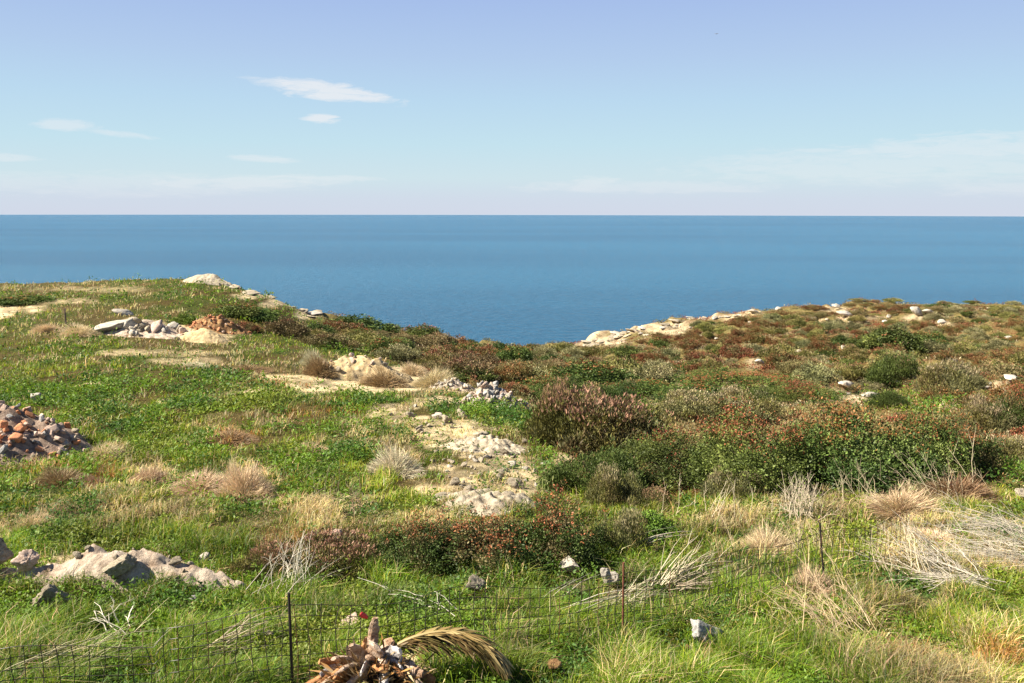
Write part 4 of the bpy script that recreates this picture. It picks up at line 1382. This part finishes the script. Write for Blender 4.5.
for (ms, a, b_, w_, h_, lab) in [
    (DB_TAN, 244, 502, 56, 42, 'largest tan dry bush of the meadow, left of centre'), (DB_TAN, 150, 487, 40, 26, 'pale tan dry bush left of the largest one'), (DB_TAN, 200, 496, 56, 22, 'low tan dry bush joining the two taller ones'),
    (DB_GRY, 396, 478, 54, 36, 'greyish feathery dry bush left of the stony ground'), (DB_TAN, 310, 458, 34, 18, 'small pale dry bush left of the greyish feathery one'), (DB_BRN, 384, 388, 44, 24, 'brown dry bush in front of the tan mound'),
    (DB_BRN, 322, 378, 32, 26, 'brown dry bush at the left foot of the tan mound'), (DB_GRY, 314, 366, 24, 20, 'greyish dry bush behind the left foot of the tan mound'), (DB_TAN, 434, 388, 40, 24, 'tan dry bush left of the greyish rubble strip'),
    (DB_TAN, 415, 376, 30, 16, 'tan dry bush at the right foot of the tan mound'), (DB_TAN, 80, 338, 34, 16, 'tan dry bush beside the lone thin post'), (DB_TAN, 48, 334, 26, 10, 'low tan dry bush left of the lone thin post'),
    (DB_BRN, 62, 490, 54, 22, 'orange brown dry plants below the rubble heap'), (DB_BRN, 96, 492, 30, 16, 'small rusty dry bush right of the orange brown plants'), (DB_BRN, 232, 446, 50, 16, 'orange brown dry plants above the largest tan bush'),
    (DB_TAN, 34, 535, 50, 24, 'straw coloured dry bush near the left edge above the bank'), (DB_TAN, 104, 462, 34, 18, 'straw coloured tuft at the right foot of the rubble heap'), (DB_BRN, 250, 374, 40, 10, 'brown dry patch of stalks left of the tan mound'),
    (DB_TAN, 765, 560, 60, 36, 'straw coloured bush left of the slanting thin post'),
    (DB_TAN, 900, 520, 80, 34, 'dry beige bush at the foot of the belt, right side'), (DB_BRN, 955, 505, 70, 34, 'reddish beige dry bush below the right end of the belt'), (DB_TAN, 810, 605, 50, 44, 'beige dry tuft below the slanting thin post'),
    (DB_TAN, 935, 555, 80, 26, 'low beige dry bush between the pale stalk fans'), (DB_GRY, 190, 368, 40, 8, 'flat pale dry tuft on the sandy strip'), (DB_BRN, 640, 545, 40, 34, 'brown dry stalky bush above the rusty post')]:
    dry_bush(ms, a, b_, w_, h_, lab)


def stalks(px, base_py, n, length, az_deg, spread, rise, label, w=.006, fork=True, col=(0.62, 0.54, 0.40), area=.25, group='fallen dead stalks'):
    """a bundle of dead stalks that lean or lie the same way; az in degrees, 0 = to the right, 90 = away"""
    if not fork and n > 1:
        for i in range(n):
            stalks(px + rng.normal(0, 8), base_py + rng.normal(0, 3), 1, length, az_deg + rng.normal(0, spread), 1, rise, label, w, False, col, area, label)
        return
    X, Y, Z = hit(px, base_py)
    s = Soup()
    for i in range(n):
        a = R(az_deg + rng.normal(0, spread))
        e = R(max(3, rng.normal(rise, rise * .3 + 4)))
        L = length * rng.uniform(.55, 1.15)
        p0 = np.array([rng.normal(0, area), rng.normal(0, area * .7), 0])
        p0[2] = float(ground_z(np.array([X + p0[0]]), np.array([Y + p0[1]]))[0]) - Z + .10 + rng.uniform(0, .08)
        d = np.array([math.cos(a) * math.cos(e), math.sin(a) * math.cos(e), math.sin(e)])
        pts = [p0 + d * L * f + np.array([0, 0, -.22 * L * f * f]) + rng.normal(0, .012, 3) for f in np.linspace(0, 1, 5)]
        wd = w * rng.uniform(.6, 1.3)
        c = np.array(col) * math.exp(rng.normal(0, .16))
        s.strip(pts, np.linspace(wd, wd * .35, 5), c)
        if fork:
            for q in range(int(rng.integers(2, 6))):
                b0 = pts[int(rng.integers(1, 4))]
                dd = unit(d + rng.normal(0, .38, 3))
                l2 = L * rng.uniform(.15, .4)
                s.strip([b0, b0 + dd * l2 * .5, b0 + dd * l2 + np.array([0, 0, -.03])], [wd * .5, wd * .4, wd * .2], c * rng.uniform(.85, 1.15))
    o = link('dead_stalks', s.mesh('dead_stalks', M_DRY), None, (X, Y, Z))
    tag(o, label, 'dead stalks', group)


PALE = (0.68, 0.61, 0.49)
stalks(1040, 572, 50, 1.35, 160, 16, 18, 'big fan of silvery dead stalks at the right edge', .007, True, PALE, .28)
stalks(1034, 542, 42, 1.25, 172, 10, 16, 'upper layer of silvery dead stalks cut by the right edge', .007, True, PALE, .2)
stalks(975, 592, 30, 1.0, 158, 22, 14, 'fan of pale dead stalks left of the silvery one', .006, True, PALE, .22)
stalks(945, 580, 24, 1.1, 132, 16, 30, 'long pale stalks leaning up to the left behind the fans', .006, True, PALE, .25)
stalks(900, 585, 18, .8, 120, 26, 40, 'short pale stalks left of the fans', .006, True, (.55, .45, .3), .25)
stalks(845, 640, 28, .95, 122, 24, 36, 'beige stalks leaning left below the slanting thin post', .005, True, (.52, .40, .24), .22)
stalks(800, 522, 60, .85, 80, 60, 74, 'tall pale feathery dead plant in front of the red topped belt', .006, True, (.58, .50, .36), .16, 'dead plants standing before the belt')
stalks(800, 560, 30, .8, 100, 30, 60, 'upright beige stalks around the slanting thin post', .005, True, (.52, .42, .26), .3)
stalks(945, 500, 22, 1.2, 120, 22, 52, 'bare grey stems standing at the right end of the belt', .007, True, (.45, .36, .25), .4)
stalks(604, 620, 30, .85, 30, 10, 14, 'bundle of straw lying across the foot of the rusty fence post', .007, True, (.60, .52, .36), .14)
stalks(562, 626, 4, 1.0, 24, 6, 12, 'long cream canes lying in the grass left of the rusty post', .011, False, PALE, .08)
stalks(560, 612, 3, .7, 42, 6, 16, 'short cream canes below the round cream boulder', .009, False, PALE, .08)
stalks(664, 594, 20, 1.0, 32, 9, 20, 'pale stalks leaning right in the grass right of the rusty post', .007, True, (.62, .54, .38), .08)
stalks(640, 553, 5, .9, 22, 8, 14, 'pale canes lying above the fence right of the rusty post', .009, False, PALE, .1)
stalks(680, 598, 12, .9, 12, 6, 10, 'pinkish beige stalk bundle pointing to the dry tuft', .007, True, (.60, .47, .36), .06)
stalks(268, 600, 10, 1.0, 48, 20, 44, 'pale stalks leaning right left of the red shrub row', .004, True, PALE, .2)
stalks(300, 596, 16, .8, 110, 20, 50, 'pale stalks leaning left behind the dark fence post', .006, True, PALE, .15)
stalks(415, 608, 6, .7, 160, 14, 12, 'whitish dry stalks lying behind the middle of the fence', .008, False, PALE, .12)
stalks(448, 625, 4, .5, 125, 12, 20, 'short white stalks left of the pale flat stone', .008, False, PALE, .06)
stalks(20, 690, 12, 1.3, 28, 6, 12, 'long beige stalks lying behind the wire at the lower left', .006, True, (.5, .42, .27), .12)
stalks(118, 640, 6, .5, 120, 35, 35, 'whitish broken stalks behind the wire at the lower left', .007, True, PALE, .1)
stalks(215, 660, 14, .9, 32, 10, 22, 'beige straw leaning right beside the dark fence post', .005, True, (.5, .43, .28), .15)
stalks(455, 560, 6, .8, 70, 14, 68, 'thin pale stalks standing before the brick red shrub', .005, False, PALE, .3)
stalks(352, 520, 10, .9, 90, 30, 75, 'thin dry stems standing in the meadow below the feathery bush', .006, True, (.36, .27, .17), .2)
stalks(318, 505, 6, .7, 70, 30, 75, 'few thin dry stems left of the standing ones in the meadow', .006, True, (.45, .38, .25), .15)
stalks(705, 520, 12, .8, 60, 30, 60, 'pale stalks standing at the foot of the belt', .006, True, (.6, .52, .36), .3)
stalks(845, 512, 14, 1.0, 110, 24, 60, 'pale stalks standing before the tallest shrub of the belt', .006, True, (.55, .45, .3), .4)
stalks(545, 500, 6, .5, 80, 24, 70, 'short green yellow stems at the end of the stony ground', .006, True, (.5, .5, .2), .15)

# ------------------------------------------------------------------ wire fence
M_IRON = simple_material('dark_iron', (0.030, 0.022, 0.018), .7, .3)
M_RUST = simple_material('rusty_iron', (0.16, 0.055, 0.028), .85)
fx = [(-75, 732), (24, 724), (294, 694), (460, 668), (623, 645), (740, 616), (824, 590), (905, 566)]
fp = [hit(a, b_) for a, b_ in fx]
root = bpy.data.objects.new('wire_fence', None)
COL.objects.link(root)
root.location = fp[2]
tag(root, 'rusty low wire mesh fence on thin iron posts crossing the foreground', 'fence')
o0 = np.array(fp[2])
P3 = np.array(fp)
seg = np.concatenate([[0], np.cumsum(np.linalg.norm(np.diff(P3[:, :2], axis=0), axis=1))])
LEN = seg[-1]


def fpos(d):
    x, y = np.interp(d, seg, P3[:, 0]), np.interp(d, seg, P3[:, 1])
    z = ground_z(np.atleast_1d(x), np.atleast_1d(y))
    z = np.interp(d, seg, P3[:, 2]) * .7 + z * .3
    wob = .05 * (vnoise(np.atleast_1d(d) * 1.3, np.zeros(1), 5) - .5)
    return np.stack([np.atleast_1d(x), np.atleast_1d(y) + wob, z], -1)


ws = Soup()
TOPH = .84


def ftop(d):
    sag = -.10 * np.sin(np.pi * ((np.interp(d, seg, np.arange(len(seg)))) % 1)) ** 2
    return TOPH + sag + .06 * (vnoise(np.atleast_1d(d) * .9, np.ones(1), 15) - .5) - .16 * (np.interp(d, seg, np.arange(len(seg))) < 1.5)


nv = int(LEN / .12)
rows = 8
for i in range(nv + 1):
    d = i * .12
    b0 = fpos(d)[0]
    t_ = float(ftop(d)[0])
    pts = []
    for q in range(5):
        f_ = q / 4
        lean = .05 * (float(vnoise(np.array([d * 2.0]), np.array([f_ * 2]), 25)[0]) - .5)
        pts.append(b0 + np.array([lean + .012 * rng.normal(), lean * .6, -.06 + (t_ + .06) * f_]) - o0)
    rust = np.array([.10, .04, .02]) if rng.random() < .25 else np.array([.028, .020, .016])
    ws.strip(pts, .0042, rust)
for q in range(rows):
    f_ = (q + .15) / (rows - 1 + .15)
    ds = np.linspace(0, LEN, 90)
    pp = fpos(ds)
    pp[:, 2] += ftop(ds) * f_ + .02 * (vnoise(ds * 2.2, np.full(90, q * 1.7), 35) - .5)
    ws.strip(pp - o0, .0036, np.array([.030, .021, .016]))
link('wire_mesh', ws.mesh('wire_mesh', leaf_material('fence_wire', 0, 0, .08, .5)), root, (0, 0, 0))
for (d_i, hgt, rad, mat, lab, lx) in [(2, .96, .013, M_IRON, 'dark iron post', .0), (4, .93, .012, M_RUST, 'rusty reddish post', -.01), (6, .92, .012, M_IRON, 'slanting thin dark post', -.12)]:
    b0 = fpos(seg[d_i])[0] - o0
    s = Soup()
    import bmesh
    bm = bmesh.new()
    bmesh.ops.create_cone(bm, cap_ends=True, segments=10, radius1=rad, radius2=rad * .95, depth=hgt + .2)
    bmesh.ops.translate(bm, verts=bm.verts, vec=(0, 0, (hgt + .2) / 2 - .2))
    for v_ in bm.verts:
        v_.co.x += lx * v_.co.z
    me = bpy.data.meshes.new('post')
    bm.to_mesh(me)
    bm.free()
    me.materials.append(mat)
    p_ = link('post', me, root, tuple(b0 + np.array([0, -.012, 0])))
    if lab:
        p_['label'] = lab


def pole(name, px, base_py, hpx, rad, mat, label, cat):
    X, Y, Z = hit(px, base_py)
    bm = bmesh.new()
    h_ = hpx * mpp(Y, Z)
    bmesh.ops.create_cone(bm, cap_ends=True, segments=8, radius1=rad, radius2=rad * .85, depth=h_ + .3)
    bmesh.ops.translate(bm, verts=bm.verts, vec=(0, 0, h_ / 2 - .15))
    me = bpy.data.meshes.new(name)
    bm.to_mesh(me)
    bm.free()
    me.materials.append(mat)
    tag(link(name, me, None, (X, Y, Z)), label, cat)


pole('marker_post', 66, 326, 17, .055, M_DARKST, 'lone thin dark post standing on the meadow at the left', 'post')

# ------------------------------------------------------------------ cut palm stump and its dead frond
def loft(name, path, half_w, half_t, mat, twist=0.0, side=(0, 1, 0), n_side=10, rough=.08, seed=0):
    path = np.array(path, float)
    # resample
    k = 14
    tt = np.linspace(0, 1, len(path))
    ts = np.linspace(0, 1, k)
    pa = np.stack([np.interp(ts, tt, path[:, i]) for i in range(3)], 1)
    pa = gsm(pa, 1.0, 0)
    hw, ht = np.interp(ts, np.linspace(0, 1, len(half_w)), half_w), np.interp(ts, np.linspace(0, 1, len(half_t)), half_t)
    d = unit(np.gradient(pa, axis=0))
    r = np.random.default_rng(seed)
    vs_ = []
    sd = np.array(side, float)
    for i in range(k):
        a = unit(sd - d[i] * np.dot(sd, d[i]))
        b_ = np.cross(d[i], a)
        for q in range(n_side):
            f_ = 2 * math.pi * q / n_side
            jit = 1 + rough * r.normal()
            vs_.append(pa[i] + (a * math.cos(f_) * hw[i] + b_ * math.sin(f_) * ht[i]) * jit)
    fs_ = []
    for i in range(k - 1):
        for q in range(n_side):
            fs_.append((i * n_side + q, i * n_side + (q + 1) % n_side, (i + 1) * n_side + (q + 1) % n_side, (i + 1) * n_side + q))
    fs_.append(tuple(range(n_side))[::-1])
    fs_.append(tuple((k - 1) * n_side + q for q in range(n_side)))
    me = bpy.data.meshes.new(name)
    me.from_pydata([tuple(x) for x in vs_], [], fs_)
    me.materials.append(mat)
    return me


M_STUB = rock_material('palm_stub', (0.34, 0.21, 0.13), (0.58, 0.45, 0.35), 9, .25, .8, (0.11, 0.05, 0.028))
M_STUBO = rock_material('palm_stub_orange', (0.26, 0.11, 0.04), (0.46, 0.24, 0.11), 9, .2, .4, (0.10, 0.05, 0.03))
M_FIBRE = rock_material('palm_fibre', (0.05, 0.030, 0.020), (0.14, 0.08, 0.05), 14, .1, .9)
X, Y, Z = hit(380, 694)
Z += .10
PS = np.array([X, Y, Z])
kk = mpp(Y, Z)
root = bpy.data.objects.new('palm_stump', None)
COL.objects.link(root)
root.location = (X, Y, Z)
tag(root, 'cut palm crown of pale and orange leaf stubs lying at the lower edge', 'palm stump')
cm = stone_mesh('fibre_core', 777, 5, M_FIBRE, 16, .14)
co = link('fibre_core', cm, root, (-.06, .12, .04), 0, (.32, .22, .15))
STUBS = [  # root x, z ; tip x, z, forward ; half width, material
    (-.10, .20, -.02, .62, .02, .050, 0), (-.06, .22, .02, .42, -.16, .085, 0), (-.16, .16, -.22, .43, -.12, .060, 0), (-.02, .12, .08, .26, -.26, .075, 1),
    (.10, .18, .22, .38, -.14, .065, 2), (-.26, .12, -.38, .30, -.12, .070, 0), (-.34, .08, -.52, .24, -.06, .055, 1), (-.30, .04, -.50, .10, -.22, .060, 1),
    (.16, .10, .42, .20, -.20, .060, 0), (.20, .04, .46, .08, -.26, .055, 0), (.04, .05, .10, .10, -.34, .085, 2), (-.16, .06, -.24, .14, -.34, .08, 0), (-.36, .02, -.62, .06, -.1, .045, 1), (-.2, .2, -.12, .36, .16, .05, 1), (.02, .2, .12, .34, .14, .06, 0)]
M_STUBG = rock_material('palm_stub_grey', (0.30, 0.27, 0.26), (0.56, 0.52, 0.50), 8, .2, .5, (0.10, 0.08, 0.07))
for i in range(24):
    a_ = rng.uniform(-.2, math.pi + .2)
    q_ = rng.uniform(.26, .54)
    STUBS.append((-.06 + .3 * math.cos(a_), .05 + .12 * math.sin(a_), -.06 + (q_ + .05) * math.cos(a_), .02 + q_ * .62 * abs(math.sin(a_)), rng.uniform(-.36, .1), rng.uniform(.035, .06), int(rng.choice([0, 0, 0, 1, 2, 2]))))
for i, (x0, z0, x1, z1, y1, hw, mk) in enumerate(STUBS):
    p0, p1 = np.array([x0 * .8, .06, z0]), np.array([x1, y1, z1])
    mid = p0 * .5 + p1 * .5 + np.array([0, .02, .03])
    sd = unit(np.cross(p1 - p0, np.array([.2, 1, .1])) + rng.normal(0, .15, 3))
    me = loft('leaf_stub', [p0, mid, p1], [hw * 1.1, hw, hw * .95, hw * .45], [hw * .55, hw * .42, hw * .34, hw * .22], (M_STUB, M_STUBO, M_STUBG)[mk], side=sd, seed=i, rough=.12)
    st_ = link('leaf_stub', me, root, (0, 0, 0))
    if mk == 0 and i == 0:
        st_['label'] = 'upright pointed tan leaf stub'
fb = Soup()
for i in range(420):
    a_ = rng.uniform(-.3, math.pi + .3)
    q_ = rng.uniform(.12, .45)
    p0 = np.array([-.04 + q_ * math.cos(a_), rng.uniform(-.25, .15), .02 + .55 * q_ * abs(math.sin(a_))])
    dd = unit(np.array([math.cos(a_), rng.normal(-.3, .4), abs(math.sin(a_)) * .8]) + rng.normal(0, .35, 3))
    L = rng.uniform(.06, .24)
    c_ = np.array([(.30, .13, .05), (.17, .08, .035), (.45, .30, .18)][int(rng.integers(3))]) * math.exp(rng.normal(0, .2))
    fb.leaves(p0[None], dd[None], unit(np.cross(dd, rng.normal(0, 1, 3)))[None], L, rng.uniform(.008, .028), c_[None], .1)
link('fibre', fb.mesh('fibre', M_DRY), root, (0, 0, 0))
# frond
s = Soup()
fr = [(.06, .12, .24), (.26, .13, .36), (.50, .12, .43), (.72, .10, .44), (.88, .06, .39), (1.00, .02, .33), (1.09, -.02, .24)]
fr = np.array(fr)
ts = np.linspace(0, 1, 40)
rp_ = gsm(np.stack([np.interp(ts, np.linspace(0, 1, 7), fr[:, i]) for i in range(3)], 1), 2.0, 0)
rm = Soup()
rm.strip(rp_, np.linspace(.022, .006, 40), np.array([.36, .24, .11]))
root = bpy.data.objects.new('palm_frond', None)
COL.objects.link(root)
root.location = (X, Y, Z)
tag(root, 'dead brown palm frond arching to the right from the palm stump', 'palm frond')
link('midrib', rm.mesh('midrib', M_DRY), root, (0, 0, 0))
lf = Soup()
tg = unit(np.gradient(rp_, axis=0))
for i in range(2, 40):
    for sg in (-1, 1):
        for rep in range(6):
            dr = unit(tg[i] * 1.0 + np.array([0, sg * rng.uniform(.05, .55), rng.uniform(-.75, -.05)]) + rng.normal(0, .09, 3))
            L = .36 * math.sin(.5 + 2.2 * i / 40) * rng.uniform(.8, 1.15)
            p = rp_[i] + rng.normal(0, .006, 3)
            c_ = np.array([(.27, .16, .065), (.16, .09, .04), (.38, .26, .12), (.11, .08, .03)][int(rng.integers(4))]) * math.exp(rng.normal(0, .15))
            m1 = p + dr * L * .5
            dr2 = unit(dr + np.array([0, 0, -.35]))
            sd = unit(np.cross(dr, np.array([0, 0, 1.0])) + rng.normal(0, .3, 3))
            lf.leaves(p[None], dr[None], sd[None], L * .62, .030, c_[None], .1)
            lf.leaves((p + dr * L * .4)[None], dr2[None], sd[None], L * .65, .024, c_[None] * .95, .1)
link('leaflets', lf.mesh('leaflets', M_DRY), root, (0, 0, 0))
# red scrap
M_RED = simple_material('red_plastic', (0.62, 0.035, 0.04), .5)
sm_ = stone_mesh('red_scrap', 91, 3, M_RED, 9, .2)
tag(link('red_scrap', sm_, None, (X - .16, Y + .16, Z + .56), .4, (.055, .02, .04)), 'small bright red scrap caught beside the upright leaf stub', 'scrap')
st_ = Soup()
st_.strip([np.array([0, 0, -.5]), np.array([.02, 0, -.25]), np.array([0, 0, 0])], [.006, .006, .004], np.array([.3, .08, .05]))

# ------------------------------------------------------------------ bird
def bird():
    v, f = ICO[3]
    v = v.copy()
    body = v * np.array([.16, .05, .05])
    head = np.exp(-((v[:, 0] - .9) / .25) ** 2)
    body[:, 2] += head * .03
    wing = np.exp(-(v[:, 0] / .45) ** 2) * np.sign(v[:, 1]) * np.clip(np.abs(v[:, 1]) - .35, 0, 1) / .65
    body[:, 1] += wing * .42
    body[:, 0] -= np.abs(wing) * .10
    body[:, 2] += np.abs(wing) * .12 - np.abs(wing) ** 2 * .08
    body[:, 2] *= np.where(np.abs(wing) > .25, .9, 1)
    tail = np.clip(-v[:, 0] - .6, 0, 1)
    body[:, 0] -= tail * .15
    return np_mesh('seabird', body, f.ravel(), np.arange(len(f)) * 3, None, simple_material('grey_plumage', (.16, .16, .18), .8), True)


t_ = (341.5 - 33.5) / F_PX
d_ = np.array([(716 - 512) / F_PX, CP + SP * t_, -SP + CP * t_]) * 165
tag(link('seabird', bird(), None, tuple(d_), 1.1), 'tiny dark seabird gliding high over the sea', 'bird')
